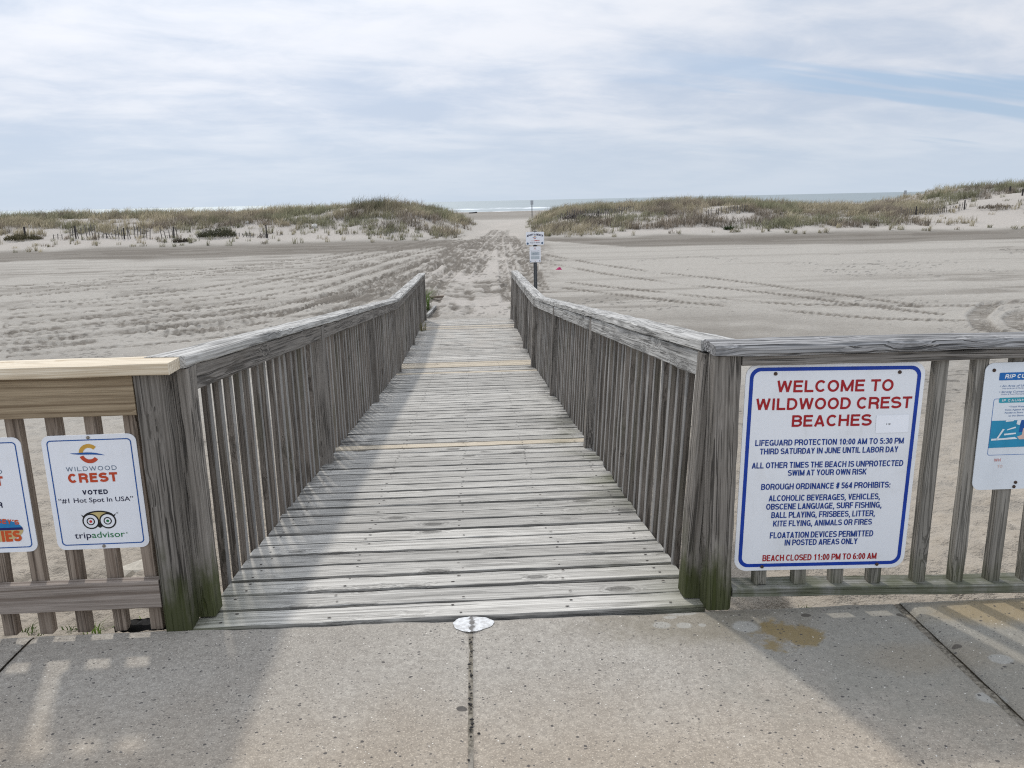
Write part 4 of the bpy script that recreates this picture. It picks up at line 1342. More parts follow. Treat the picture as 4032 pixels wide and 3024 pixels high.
def build_signs():
    white = sign_white('white_sign_enamel', (0.76, 0.77, 0.79), 0.4)
    blue = plain('blue_sign_paint', (0.006, 0.040, 0.30), 0.45, var=.12)
    navy = plain('navy_lettering', (0.010, 0.045, 0.23), 0.5)
    red = plain('red_lettering', (0.34, 0.010, 0.014), 0.5)
    rust = plain('rusty_bolt', (0.06, 0.035, 0.025), 0.7, var=.4, scale=200)
    steel = plain('dull_bolt', (0.22, 0.19, 0.15), 0.5, var=.3, scale=200)
    # --- large welcome sign
    root = empty('beach_rules_sign', (1.337, -0.0105, 0.513), (0, RAD(0.9), RAD(-0.7)), label='large white beach rules sign with thick blue border and red heading, on the right fence', cat='sign')
    panel('panel', 0.622, 0.762, 0.045, white, root)
    flat('border', ring2d(rrect(0.594, 0.734, 0.036), rrect(0.5685, 0.7085, 0.026)), 0.0008, blue, root)
    for body, u, v, w, h in (("WELCOME TO", 0.0137, 0.2791, 0.4063, 0.0416), ("WILDWOOD CREST", 0.0143, 0.2171, 0.5587 * .975, 0.0414), ("BEACHES", 0.0110, 0.1562, 0.2799, 0.0413)):
        stext(body, u - .012, v, w, h, red, root, weight=.18, words=True, gap=.09)
    for body, u, v, w, h in (
            ("LIFEGUARD PROTECTION 10:00 AM TO 5:30 PM", 0.0112, 0.0891, 0.5246, 0.0215),
            ("THIRD SATURDAY IN JUNE UNTIL LABOR DAY", 0.0120, 0.0578, 0.4893, 0.0215),
            ("ALL OTHER TIMES THE BEACH IS UNPROTECTED", 0.0113, 0.0066, 0.5381, 0.022),
            ("SWIM AT YOUR OWN RISK", 0.0122, -0.0224, 0.2801, 0.0216),
            ("BOROUGH ORDINANCE # 564 PROHIBITS:", 0.0116, -0.0731, 0.4629, 0.0225),
            ("ALCOHOLIC BEVERAGES, VEHICLES,", 0.0103, -0.1162, 0.4000, 0.0226),
            ("OBSCENE LANGUAGE, SURF FISHING,", 0.0111, -0.1480, 0.4161, 0.0226),
            ("BALL PLAYING, FRISBEES, LITTER,", 0.0111, -0.1799, 0.3747, 0.0226),
            ("KITE FLYING, ANIMALS OR FIRES", 0.0110, -0.2121, 0.3566, 0.0223),
            ("FLOATATION DEVICES PERMITTED", 0.0115, -0.2573, 0.3748, 0.0235),
            ("IN POSTED AREAS ONLY", 0.0117, -0.2857, 0.2652, 0.0225)):
        stext(body, u - .012, v, w, h, navy, root, weight=.175)
    stext("BEACH CLOSED 11:00 PM TO 6:00 AM", -0.0006, -0.3452, 0.4164, 0.024, red, root, weight=.175)
    stm = sign_white('sticker_paper', (0.84, 0.85, 0.88), .3)
    o = flat('sticker', [[(0.157, 0.129), (0.272, 0.130), (0.271, 0.192), (0.255, 0.194), (0.21, 0.1925), (0.155, 0.193)]], 0.0012, stm, root)
    text("118", 0.2, 0.158, 0.014, 0.006, plain('black_print', (0.012, 0.012, 0.014), .6), root, bold=0.01, off=0.0016)
    for bx, bz in ((-0.209, 0.345), (0.221, 0.345), (-0.209, -0.366), (0.212, -0.366)):
        bolt(bx, bz, 0.0066, root, rust)
    # --- hot spot sign
    white2 = sign_white('clean_white_sign', (0.77, 0.78, 0.81), 0.22)
    bl2 = plain('blue_border_line', (0.012, 0.085, 0.30), .5)
    grey = plain('slate_blue_lettering', (0.09, 0.14, 0.21), .5)
    org = plain('orange_red_lettering', (0.48, 0.062, 0.022), .5)
    yel = plain('mustard_print', (0.55, 0.31, 0.05), .5)
    dk = plain('dark_navy_lettering', (0.010, 0.012, 0.045), .5)
    blk = plain('black_print_ink', (0.012, 0.012, 0.012), .5)
    grn = plain('green_lettering', (0.012, 0.17, 0.055), .5)
    tan = plain('tan_print', (0.50, 0.40, 0.17), .5)
    rdot = plain('red_dot_print', (0.5, 0.03, 0.03), .5)

    def crest_logo(root, s, cx, cz):
        def arcband(a0, a1, r0, r1, n=18):
            pts = [(cx + s * r1 * math.cos(RAD(a0 + (a1 - a0) * i / n)), cz + s * r1 * math.sin(RAD(a0 + (a1 - a0) * i / n))) for i in range(n + 1)]
            inn = [(cx + s * r0 * math.cos(RAD(a0 + (a1 - a0) * i / n)), cz + s * r0 * math.sin(RAD(a0 + (a1 - a0) * i / n))) for i in range(n + 1)]
            return [[pts[i], pts[i + 1], inn[i + 1], inn[i]] for i in range(n)]
        flat('logo_top', arcband(42, 182, 0.0205, 0.034), 0.0009, yel, root)
        flat('logo_bottom', arcband(197, 322, 0.0205, 0.034), 0.0009, org, root)
        n = 24
        P = []
        for i in range(n):
            t0, t1 = i / n, (i + 1) / n
            q = []
            for t, sg in ((t0, -1), (t1, -1), (t1, 1), (t0, 1)):
                x = -0.064 + 0.116 * t
                zz = 0.012 * (1 - t) ** 3 * 1.0 - 0.004 + 0.006 * math.sin(math.pi * (t * 1.25 - 0.28)) - 0.004 * t
                th = 0.0038 * math.sin(math.pi * min(1, max(0, t))) ** 0.8
                q.append((cx + s * x, cz + s * (zz + sg * th)))
            P.append(q)
        flat('logo_wave', P, 0.0013, bl2, root)

    def small_sign(x, label):
        r = empty('award_sign', (x, 0.0335, 0.511), (0, 0, 0), label=label, cat='sign', group='small white signs on the left fence')
        panel('panel', 0.312, 0.412, 0.028, white2, r)
        flat('border', ring2d(rrect(0.279, 0.380, 0.014), rrect(0.2715, 0.3725, 0.011)), 0.0008, bl2, r)
        crest_logo(r, 1.0, -0.004, 0.140)
        stext("WILDWOOD", -0.004, 0.0795, 0.168, 0.0155, grey, r, weight=.12, gap=.2)
        stext("CREST", -0.004, 0.0380, 0.165, 0.033, org, r, weight=.24, gap=.14)
        bolt(0, 0.1965, 0.0058, r, steel)
        bolt(0, -0.1965, 0.0058, r, steel)
        return r
    r = small_sign(-1.193, 'white sign reading voted hot spot, with owl eyes logo, beside the left post')
    stext("VOTED", -0.003, -0.006, 0.086, 0.0165, dk, r, weight=.22)
    text("\u201c#1 Hot Spot In USA\u201d", -0.004, -0.034, 0.250, 0.0165, dk, r, bold=0.006)
    e1, e2 = (-0.0315, -0.1035), (0.0255, -0.1035)
    for (ex, ez), dm in ((e1, rdot), (e2, grn)):
        flat('logo_eye', [circ(ex, ez, 0.0285)], 0.0010, blk, r)
        flat('logo_eye_white', [circ(ex, ez, 0.0235)], 0.0013, white2, r)
        flat('logo_iris', [circ(ex, ez, 0.0140)], 0.0016, blk, r)
        flat('logo_iris_white', [circ(ex, ez, 0.0100)], 0.0019, white2, r)
        flat('logo_pupil', [circ(ex, ez, 0.0050)], 0.0022, dm, r)
    top = [(0.0 + 0.052 * math.cos(t), -0.089 + 0.0235 * math.sin(t)) for t in np.linspace(0.25, math.pi - 0.25, 18)]
    top = [(-0.003 + p[0], p[1]) for p in top]
    flat('logo_brow', [top + [(-0.062, -0.0775), (-0.052, -0.0955), (-0.003, -0.1290), (0.046, -0.0955), (0.056, -0.0775)]], 0.0008, blk, r)
    brow = [(-0.003 + 0.040 * math.cos(t), -0.087 + 0.0165 * math.sin(t)) for t in np.linspace(0.35, math.pi - 0.35, 12)]
    flat('logo_face', [brow + [(-0.003, -0.1080)]], 0.0009, tan, r)
    text("trip", -0.0655, -0.165, 0.056, 0.0225, dk, r, bold=0.004)
    text("advisor", 0.0205, -0.165, 0.112, 0.0225, grn, r, bold=0.004)
    text("\u00ae", 0.0835, -0.1535, 0.006, 0.0055, grn, r)
    text("\u00ae", 0.0605, -0.079, 0.006, 0.0055, blk, r)
    # --- the neighbour cut off by the frame
    r0 = small_sign(-1.572, 'white sign with round blue and orange logo, cut off at the left edge')
    stext("R", 0.055, -0.041, 0.014, 0.020, dk, r0, weight=.2)
    sky = plain('logo_blue', (0.02, 0.19, 0.42), .5)
    sand = plain('logo_sand', (0.55, 0.42, 0.20), .5)
    nav = plain('logo_navy', (0.01, 0.015, 0.12), .5)
    orr = plain('logo_orange', (0.55, 0.085, 0.02), .5)
    ex, ez, ew, eh = 0.020, -0.124, 0.097, 0.042
    el = lambda a0, a1, n=24: [(ex + ew * math.cos(RAD(a0 + (a1 - a0) * i / n)), ez + eh * math.sin(RAD(a0 + (a1 - a0) * i / n))) for i in range(n + 1)]
    flat('logo_sky', [el(8, 172)], 0.0010, sky, r0)
    flat('logo_beach', [el(180, 360)], 0.0009, sand, r0)
    flat('logo_band', [[(ex - ew, ez), (ex + ew, ez), (ex + ew * .985, ez + 0.009), (ex - ew * .985, ez + 0.009)]], 0.0013, nav, r0)
    stext("SEY'S", 0.070, -0.101, 0.072, 0.017, orr, r0, weight=.22, off=.0016, rot=-0.12)
    stext("IES", 0.073, -0.166, 0.064, 0.040, orr, r0, weight=.24, off=.0016)
    # --- rip current sign
    faded = sign_white('faded_white_sign', (0.70, 0.73, 0.76), 0.35, (0.52, 0.54, 0.56), .4)
    r = empty('rip_current_sign', (2.016, -0.0185, 0.646), (0, 0, RAD(-0.7)), label='faded white rip current warning sign with blue wave picture on the right fence', cat='sign')
    panel('panel', 0.305, 0.462, 0.030, faded, r)
    hd = plain('header_blue', (0.01, 0.13, 0.40), .5)
    tq = plain('header_turquoise', (0.03, 0.30, 0.38), .5)
    wv = plain('picture_blue', (0.02, 0.24, 0.40), .5)
    dp = plain('picture_deep_blue', (0.01, 0.08, 0.30), .5)
    wt = plain('header_white', (0.72, 0.75, 0.77), .5)
    pk = plain('faded_pink', (0.62, 0.44, 0.38), .5)
    fr = plain('faded_red', (0.55, 0.28, 0.27), .5)
    ft = plain('faded_blue_text', (0.14, 0.22, 0.38), .5)
    q = lambda P: [(p[0] - 2.016, p[1] - 0.646) for p in P]
    flat('header', [[(-0.100 + p[0] + 0.100, 0.182 + p[1]) for p in rrect(0.202, 0.027, .004)]], 0.0008, hd, r)
    stext("RIP CURRENTS", 0.0, 0.175, 0.165, 0.0145, wt, r, shear=0.2, weight=.22, off=.0014)
    text("\u2022 An Area of Unusual", -0.036, 0.145, 0.118, 0.0068, ft, r, shear=0.2, bold=0.008)
    text("May be Brown & Murky", -0.047, 0.1375, 0.075, 0.0045, ft, r, shear=.1)
    text("\u2022 Strong Currents Ma", -0.036, 0.124, 0.118, 0.0068, ft, r, shear=0.2, bold=0.008)
    text("Debris & Foam Moving Seaw", -0.041, 0.1165, 0.09, 0.0045, ft, r, shear=.1)
    flat('subheader', [[(p[0], 0.097 + p[1]) for p in rrect(0.184, 0.018, .004)]], 0.0008, tq, r)
    stext("IF CAUGHT IN A RIP", 0.0, 0.0925, 0.165, 0.0082, wt, r, weight=.2, off=.0014)
    for kx, kz, body, w in ((-0.053, 0.072, "\u2022", .002), (-0.012, 0.0705, "Tread Water or Fl", .075), (-0.019, 0.0595, "Swim Against the Cur", .094), (-0.019, 0.049, "Parallel to Shore Water", .094), (-0.012, 0.038, "to the Shore Swim", .080)):
        text(body, kx, kz, w, 0.0058, ft, r, bold=0.008)
    flat('picture_frame', ring2d(rrect(0.222, 0.206, .008), rrect(0.219, 0.203, .007)), 0.0007, hd, r, 0, 0.0005)
    flat('picture', [[(-0.109, -0.075), (0.109, -0.073), (0.109, 0.024), (-0.109, 0.024)]], 0.0009, wv, r)
    flat('picture_channel', [[(-0.008, -0.02), (0.06, -0.02), (0.055, 0.024), (-0.004, 0.024)]], 0.0012, dp, r)
    flat('picture_wave', [
        [(-0.104, -0.048), (-0.01, -0.044), (-0.02, -0.037), (-0.06, -0.040), (-0.104, -0.041)],
        [(-0.060, -0.030), (-0.018, -0.026), (-0.018, -0.021), (-0.060, -0.024)],
        [(-0.052, -0.012), (-0.020, -0.004), (-0.022, 0.001), (-0.050, -0.008)],
        [(-0.088, -0.045), (-0.082, -0.045), (-0.060, -0.008), (-0.067, -0.006)],
        [(-0.060, 0.019), (-0.032, 0.021), (-0.030, 0.025), (-0.058, 0.025)],
        [(-0.020, 0.010), (-0.008, 0.006), (-0.004, 0.024), (-0.018, 0.024)]], 0.0015, wt, r)
    flat('picture_figure', [[(-0.004, -0.046), (0.024, -0.046), (0.022, -0.034), (0.012, -0.030), (0.013, -0.006), (0.006, -0.006), (0.004, -0.030), (-0.012, -0.036)]], 0.0015, pk, r)
    stext("WH", -0.072, -0.126, 0.024, 0.011, fr, r, weight=.2)
    stext("TO", -0.060, -0.149, 0.018, 0.010, pk, r, weight=.14)
    for bx, bz, rr in ((-0.122, 0.205, .0062), (0.004, -0.206, .006), (0.0, -0.222, .006), (0.122, 0.205, .0062)):
        bolt(bx, bz, rr, r, rust)
    # --- adopt-a-beach sign on its post
    zg = -0.97
    xb, yb = 1.712, 17.6
    r = empty('adopt_beach_sign', (xb, yb, zg), (0, 0, 0), label='two white notice panels on a dark perforated steel post beyond the right handrail', cat='sign post')
    pm, nt = new_mat('dark_perforated_steel')
    tc = nt.n('ShaderNodeTexCoord').outputs['Object']
    f = nt.noise(tc, 40, 3)
    finish(nt, nt.mix(f, (0.045, 0.05, 0.055), (0.11, 0.115, 0.12)), 0.5, spec=0.4)
    # hat-section post
    sec = [(-0.045, 0.0), (-0.028, 0.0), (-0.018, 0.030), (0.018, 0.030), (0.028, 0.0), (0.045, 0.0), (0.045, 0.004), (0.030, 0.004), (0.020, 0.034), (-0.020, 0.034), (-0.030, 0.004), (-0.045, 0.004)]
    n = len(sec)
    V = [(p[0], p[1], -0.3) for p in sec] + [(p[0], p[1], 1.655) for p in sec]
    F = [(i, (i + 1) % n, n + (i + 1) % n, n + i) for i in range(n)]
    F += [(n + 0, n + 1, n + 10, n + 11), (n + 1, n + 2, n + 9, n + 10), (n + 2, n + 3, n + 8, n + 9), (n + 3, n + 4, n + 7, n + 8), (n + 4, n + 5, n + 6, n + 7)]
    link('post', mesh_np('post', V, polys=F), pm, r)
    hm = plain('pale_post_holes', (0.42, 0.41, 0.40), .8)
    o = flat('post_holes', [circ(0, -0.1 + 0.0255 * i, 0.0055, 8) for i in range(40)], -0.0285, hm, r)

    def sub(zc, w, h, rr):
        e = panel('panel', w, h, rr, white2, r, 0.003)
        e.location = (0, -0.004, zc)
        return e
    up = sub(0.508 - zg, 0.456, 0.323, 0.022)
    stext("ADOPT-A-BEACH", 0, 0.072, 0.405, 0.050, dk, up, weight=.24, arc=0.035)
    crest_logo(up, 1.05, -0.002, 0.022)
    text("THE", -0.072, -0.070, 0.070, 0.028, pk, up)
    stext("CREST", 0.047, -0.070, 0.145, 0.030, org, up, weight=.24)
    text("Keep Us Better!", 0, -0.118, 0.255, 0.028, dk, up, bold=0.012)
    flat('seal', [circ(-0.185, -0.125, 0.028)], .001, grey, up)
    flat('seal', [circ(0.182, -0.118, 0.026)], .001, grey, up)
    bolt(0, 0.145, 0.009, up, steel)
    bolt(0, -0.150, 0.008, up, steel)
    lowr = sub(0.110 - zg, 0.280, 0.395, 0.016)
    crest_logo(lowr, 0.6, 0, 0.155)
    text("CREST", 0, 0.112, 0.07, 0.014, pk, lowr)
    text("This Beach Adopted By:", 0, 0.078, 0.225, 0.017, dk, lowr, bold=0.01)
    pg = plain('pale_grey_plate', (0.44, 0.48, 0.50), .5)
    flat('plate', [[(-0.108, -0.025), (0.108, -0.025), (0.108, 0.058), (-0.108, 0.058)]], .001, pg, lowr)
    flat('plate', [[(-0.108, -0.120), (0.108, -0.120), (0.108, -0.042), (-0.108, -0.042)]], .001, pg, lowr)
    text("THE COUNTY", 0, 0.025, 0.13, 0.015, grey, lowr, bold=.02, off=.0016)
    text("ASSOCIATION", 0, 0.000, 0.14, 0.015, grey, lowr, bold=.02, off=.0016)
    text("CREST", 0, -0.150, 0.075, 0.012, pk, lowr)
    flat('seal', [circ(-0.115, -0.172, 0.013)], .001, grey, lowr)
    flat('seal', [circ(0.115, -0.165, 0.014)], .001, dk, lowr)
    bolt(0, -0.175, 0.009, lowr, steel)
    flat('clamp', [[(-0.045, 0.318 - zg), (0.045, 0.318 - zg), (0.045, 0.342 - zg), (-0.045, 0.342 - zg)]], 0.003, blk, r)


# ------------------------------------------------------------------ things on the dunes and beach
def gz(x, y):
    return float(ground_large(np.array([x]), np.array([y]))[0])


def snow_fence(x0, y0, x1, y1, spacing, hvis, label, seed, missing=0.12, tilt=0.12, posts=(), mat='lath'):
    r = random.Random(seed)
    cx, cy = (x0 + x1) / 2, (y0 + y1) / 2
    z0 = gz(cx, cy)
    root = empty('snow_fence', (cx, cy, z0), label=label, cat='fence', group='broken slat fences on the dunes')
    L = math.hypot(x1 - x0, y1 - y0)
    n = int(L / spacing)
    d = np.array([(x1 - x0) / L, (y1 - y0) / L, 0])
    Vs, Fs, Gs, Ts = [], [], [], []
    nv = 0
    rg = np.random.default_rng(seed)
    lean = 0.0
    tops = []
    for i in range(n + 1):
        t = i / max(1, n)
        lean = lean * .7 + r.gauss(0, tilt) * .5
        if r.random() < missing:
            continue
        x, y = x0 + (x1 - x0) * t, y0 + (y1 - y0) * t
        z = gz(x, y)
        h = hvis * r.uniform(.7, 1.1)
        a = np.array([d[0] * lean, d[1] * lean - r.uniform(0, .15), 1.0])
        a /= np.linalg.norm(a)
        V, F, G, T = board_geo((x, y, z - .15), a, d, np.cross(a, d), h + .15, 0.05, 0.014, seg=2, jit=.001, cham=.002, r=rg)
        Vs.append(V - np.array([cx, cy, z0]))
        Fs += [tuple(q + nv for q in f) for f in F]
        nv += len(V)
        Gs.append(G)
        Ts.append(T)
        tops.append((x, y, z, h))
    me = mesh_np('slat_panel', np.concatenate(Vs), polys=Fs, vattr={'gco': np.concatenate(Gs)}, fattr={'tint': np.concatenate(Ts)})
    link('slat_panel', me, M[mat], root)
    # wire strands
    for k in (0.35, 0.75):
        pts = [np.array([x, y, z + h * k]) for x, y, z, h in tops]
        V, F = [], []
        for a, b in zip(pts[:-1], pts[1:]):
            if np.linalg.norm(b - a) > spacing * 2.5:
                continue
            q = len(V)
            u = np.array([0, 0, .006])
            w = np.array([0, .006, 0])
            for P in (a, b):
                V += [tuple(P + u - (cx, cy, z0)), tuple(P + w - (cx, cy, z0)), tuple(P - u - (cx, cy, z0)), tuple(P - w - (cx, cy, z0))]
            F += [(q + i, q + (i + 1) % 4, q + 4 + (i + 1) % 4, q + 4 + i) for i in range(4)]
        if V:
            link('wire', mesh_np('wire', V, polys=F), M['nail'], root)
    for px, py, ph in posts:
        board('post', (px, py, gz(px, py) - .2), np.array([r.uniform(-.04, .04), 0, 1.0]), X, Y, ph + .2, 0.07, 0.07, M['stake'], root, r=rg, seg=3)
    return root


def build_dune_things():
    M['stake'] = plain('dark_stake_wood', (0.045, 0.04, 0.038), .9, var=.3)
    snow_fence(-26.9, 51, -26.1, 51, .2, .35, 'few low slats of snow fence at the far left of the dune foot', 1)
    snow_fence(-25.85, 51, -24.2, 51, .17, .80, 'snow fence with tall dark post and grey slats at the far left', 2, missing=.05, posts=((-25.46, 50.95, .80),))
    snow_fence(-24.1, 51.2, -23.1, 51, .14, .36, 'slumped slats leaning over beside the far left snow fence', 3, tilt=.55, missing=.05)
    snow_fence(-22.95, 51, -22.0, 51, .17, .74, 'leaning snow fence slats with one post in the middle of the left fences', 4, missing=.0, posts=((-22.4, 50.95, .70),), tilt=.2)
    snow_fence(-21.75, 51, -20.8, 51, .18, .74, 'upright snow fence slats just right of the leaning ones', 14, missing=.0, tilt=.12)
    snow_fence(-20.0, 51, -18.8, 51, .2, .66, 'short run of snow fence around a tall dark stake', 5, missing=.2, posts=((-19.22, 50.95, .72),))
    snow_fence(-17.9, 52.5, -17.4, 52.5, .14, .28, 'tiny remnant of slats left of the dark mound', 6, missing=0)
    snow_fence(-15.2, 51.0, -13.1, 50.5, .13, .33, 'fallen slats lying askew right of the dark mound', 7, tilt=.9, missing=.1, posts=((-13.13, 50.4, .85),))
    snow_fence(6.65, 58, 12.4, 58, .17, .5, 'upper snow fence in the grass of the right dune', 8, missing=.06, tilt=.1)
    snow_fence(6.85, 55, 11.0, 55.5, .17, .55, 'lower snow fence in the grass of the right dune with dark post', 9, missing=.0, posts=((9.23, 55.1, .65),), tilt=.08)
    snow_fence(16.8, 54, 19.7, 54, .17, .5, 'half hidden dark snow fence in the middle of the right dune', 10, missing=.08, posts=())
    snow_fence(30.9, 54, 36.9, 56, .19, .52, 'snow fence on bare sand at the far right of the dune', 13, missing=.05, posts=((32.2, 54.3, .62), (36.75, 55.9, .68)), tilt=.12)
    for i, (px, py, h, lab) in enumerate(((-28.65, 51, .75, 'lone thin stake above the bush at the far left'), (42.2, 59, .55, 'short stake high on the far right sand'), (41.5, 56.5, .5, 'short stake low on the far right sand'))):
        o = board('stake', (px, py, gz(px, py) - .2), Z, X, Y, h + .2, .09, .09, M['stake'], None)
        tag(o, lab, 'stake', 'stakes on the dunes')

    def bush(x, y, w, h, col, label, seed, n=420, name='shrub'):
        rg = np.random.default_rng(seed)
        z0 = gz(x, y)
        u = rg.random(n) * 6.28
        rr = np.sqrt(rg.random(n))
        bx = rr * np.cos(u) * w
        by = rr * np.sin(u) * w * .7
        hump = h * np.sqrt(np.clip(1 - rr ** 2, 0, 1)) * (0.55 + 0.45 * np.sin(u * 2 + seed) * np.cos(u * 3.3 + seed * 2))
        bz = hump * rg.uniform(0.0, 1.0, n)
        cc = np.array(col)[None] * rg.uniform(.6, 1.4, (n, 1))
        V, q, t, C = blades(bx, by, bz, rg.uniform(.12, .30, n), rg.uniform(.012, .03, n), cc, rg.uniform(.2, 1.2, n), rg)
        me = mesh_np(name, V, quads=q, tris=t, cattr={'col': C})
        return tag(link(name, me, M['grass'], None, (x, y, z0)), label, 'shrub', 'low shrubs on the dunes')
    bush(-16.5, 51, 1.25, .70, (0.10, 0.10, 0.065), 'dark domed shrub mound among the fences on the left dune', 61, 900)
    bush(-28.6, 50.5, 1.1, .45, (0.12, 0.11, 0.065), 'brown green bush at the far left dune foot', 62, 600)
    bush(8.3, 56.2, 1.5, .45, (0.10, 0.085, 0.078), 'pile of grey brown brush between the two right fences', 63, 700)
    bush(16.55, 48.2, .32, .22, (0.045, 0.07, 0.03), 'small dark green plant on pale sand below the right dune', 64, 120)
    bush(-18.2, 49.3, .5, .2, (0.10, 0.085, 0.065), 'small brown brush clump in front of the dark mound', 65, 160)
    bush(38.3, 54.6, 1.3, .32, (0.19, 0.16, 0.125), 'brown brush beside the far right fence end', 66, 300)
    # single tufts one can tell apart on the bare foot of the dunes
    rg = np.random.default_rng(77)
    cnt = 0
    while cnt < 110:
        x = rg.uniform(-34, 34)
        dd = rg.uniform(0.3, 5.5)
        y = float(toe(np.array([x]))[0]) + dd
        if float(dune_mask(np.array([x]), np.array([y]))[0]) < .25 or -3.5 < x < 5.0:
            continue
        left = x < 2
        if not left and dd > 2.0:
            continue
        k = rg.random()
        col = STRAW * (1 - k) + GREEN * k * .9
        tuft('grass_tuft', x, y, rg.uniform(.22, .5), int(rg.integers(14, 40)), rg.uniform(.06, .2), col,
             'small tuft of beach grass on the pale sand at the foot of the %s dune' % ('left' if left else 'right'), 'grass tuft', 'grass tufts at the foot of the %s dune' % ('left' if left else 'right'), w=.010, lean=.6, seed=cnt)
        cnt += 1
    # litter
    pv, pf = [], []
    pr = random.Random(8)
    n = 14
    for i in range(n):
        for j in range(n):
            u, v = i / (n - 1) - .5, j / (n - 1) - .5
            rr = math.hypot(u, v) * 2
            pv.append((u * .24 + pr.uniform(-.008, .008), v * .2, max(0, .085 * (1 - rr ** 1.6)) * (0.7 + .6 * pr.random()) * (1.0 + u * 1.2)))
    pf = [(i * n + j, (i + 1) * n + j, (i + 1) * n + j + 1, i * n + j + 1) for i in range(n - 1) for j in range(n - 1)]
    o = link('crumpled_cloth', mesh_np('crumpled_cloth', pv, polys=pf, smooth=True), plain('magenta_cloth', (0.36, 0.025, 0.11), .8, var=.35, scale=30), None, (3.15, 25.4, gz(3.15, 25.4)))
    tag(o, 'crumpled magenta cloth lying on the open sand right of the sign post', 'litter')

    def bag(x, y, s, label, seed):
        pv, pf = [], []
        icos(pv, pf, (0, 0, s * .45), (s, s * .6, s * .7), random.Random(seed), .3)
        o = link('plastic_bag', mesh_np('plastic_bag', pv, polys=pf), plain('white_plastic', (0.62, 0.60, 0.55), .5), None, (x, y, gz(x, y)))
        tag(o, label, 'litter', 'pale litter caught in the dune grass')
    bag(-10.67, 54, .28, 'pale plastic bag caught in the grass of the left dune', 1)
    bag(-15.7, 55.5, .14, 'tiny white scrap in the grass above the dark mound', 2)
    # driftwood on the far beach
    o = board('driftwood', (-0.4, 250, gz(0, 250) + .12), np.array([1, .2, .06]), Y, Z, 2.6, .4, .35, M['stake'], None)
    tag(o, 'dark driftwood log on the far wet beach', 'driftwood')
    # far poles
    for x, y, h, pan, lab in ((9.27, 118, 2.3, True, 'distant post with a small plate standing in the gap of the dunes'), (66.1, 118, 2.6, True, 'distant post standing beyond the right dune near the surf')):
        root = empty('beach_marker', (x, y, gz(x, y)), label=lab, cat='post', group='marker posts on the far beach')
        board('pole', (x, y, gz(x, y) - .2), Z, X, Y, h + .2, .11, .11, M['stake'], root)
        V = [(p[0], -0.08, h - .05 + p[1]) for p in rrect(.42, .62, .06)]
        nn = len(V)
        V += [(v[0], -0.06, v[2]) for v in V]
        F = [tuple(range(nn)), tuple(range(2 * nn - 1, nn - 1, -1))] + [(i, nn + i, nn + (i + 1) % nn, (i + 1) % nn) for i in range(nn)]
        link('plate', mesh_np('plate', V, polys=F), plain('grey_plate', (.33, .35, .37), .5), root)
    # planks half buried at the foot of the ramp
    o = board('buried_plank', (-1.02, 17.6, gz(-1, 17.6) + .03), np.array([1, .15, .02]), Y, Z, .38, .11, .05, 'picket', None)
    tag(o, 'short brown plank end lying across the sand left of the path', 'plank')
    o = board('buried_plank', (-0.88, 14.35, gz(-.9, 14.4) + .045), np.array([.07, 1, -.0]), X, Z, 1.5, .06, .05, 'rail', None)
    tag(o, 'pale edging plank half buried in sand beyond the left handrail end', 'plank')
    # greenery
    gc = (0.13, 0.19, 0.055)
    tuft('grass_clump', -1.03, 15.6, .55, 90, .16, gc, 'fresh green grass clump beside the far end of the left handrail', 'grass clump', 'grass clumps by the ramp', w=.007, lean=.5, seed=201)
    tuft('grass_clump', -0.84, 12.1, .30, 26, .08, (0.22, 0.20, 0.10), 'dry grass clump growing through the planks by the left handrail', 'grass clump', 'grass clumps by the ramp', w=.005, lean=.9, seed=202, zoff=.1)
    tuft('grass_clump', 1.0, 15.4, .18, 20, .10, (0.2, 0.2, 0.09), 'faint grass clump beside the far end of the right handrail', 'grass clump', 'grass clumps by the ramp', w=.006, lean=.7, seed=203)
    ws = [(-1.474, .255, .07, 'small weed behind the left fence with narrow leaves'), (-1.367, .235, .085, 'feathery pale green weed behind the left fence'), (-1.199, .236, .095, 'bright broad-leaved seedling beneath the voted sign'), (-1.59, .219, .05, 'low creeping dark weed behind the left fence'), (-1.468, .205, .045, 'tiny sprig in front of the narrow-leaved weed'), (-1.292, .175, .03, 'flat dark weed close to the pavement edge'), (-1.664, .277, .06, 'leafy weed at the left edge of the picture')]
    for i, (x, y, h, lab) in enumerate(ws):
        broad = i == 2
        tuft('weed', x, y, h, 9 if broad else 26, .012 if broad else .035, (0.20, 0.30, 0.07) if i in (1, 2) else (0.14, 0.19, 0.075), lab, 'weed', 'weeds behind the left fence', w=.008 if broad else .0035, lean=.7 if broad else 1.0, seed=300 + i, zoff=.0)
    for i, (x, y) in enumerate(((1.22, .12), (1.36, .16))):
        tuft('weed', x, y, .05, 14, .02, (0.13, 0.18, 0.06), ('dark weed sprig under the large sign, nearer the post', 'dark weed sprig under the middle of the large sign')[i], 'weed', 'weeds behind the right fence', w=.003, lean=1.0, seed=320 + i)
    cm = plain('pale_concrete', (0.46, 0.42, 0.35), .9, var=.15, scale=30)
    for i, (x, y, s, lab) in enumerate(((-1.363, .585, .10, 'pale concrete chunk behind the brown bottom rail'), (-1.72, .66, .12, 'flat pale concrete chunk at the left edge behind the fence'), (-1.483, .90, .13, 'pale concrete chunk farther back behind the voted sign'))):
        pv, pf = [], []
        icos(pv, pf, (0, 0, -.012), (s, s * .8, .045), random.Random(40 + i), .25)
        o = link('concrete_chunk', mesh_np('concrete_chunk', pv, polys=pf), cm, None, (x, y, gz(x, y)))
        tag(o, lab, 'concrete chunk', 'concrete chunks behind the left fence')
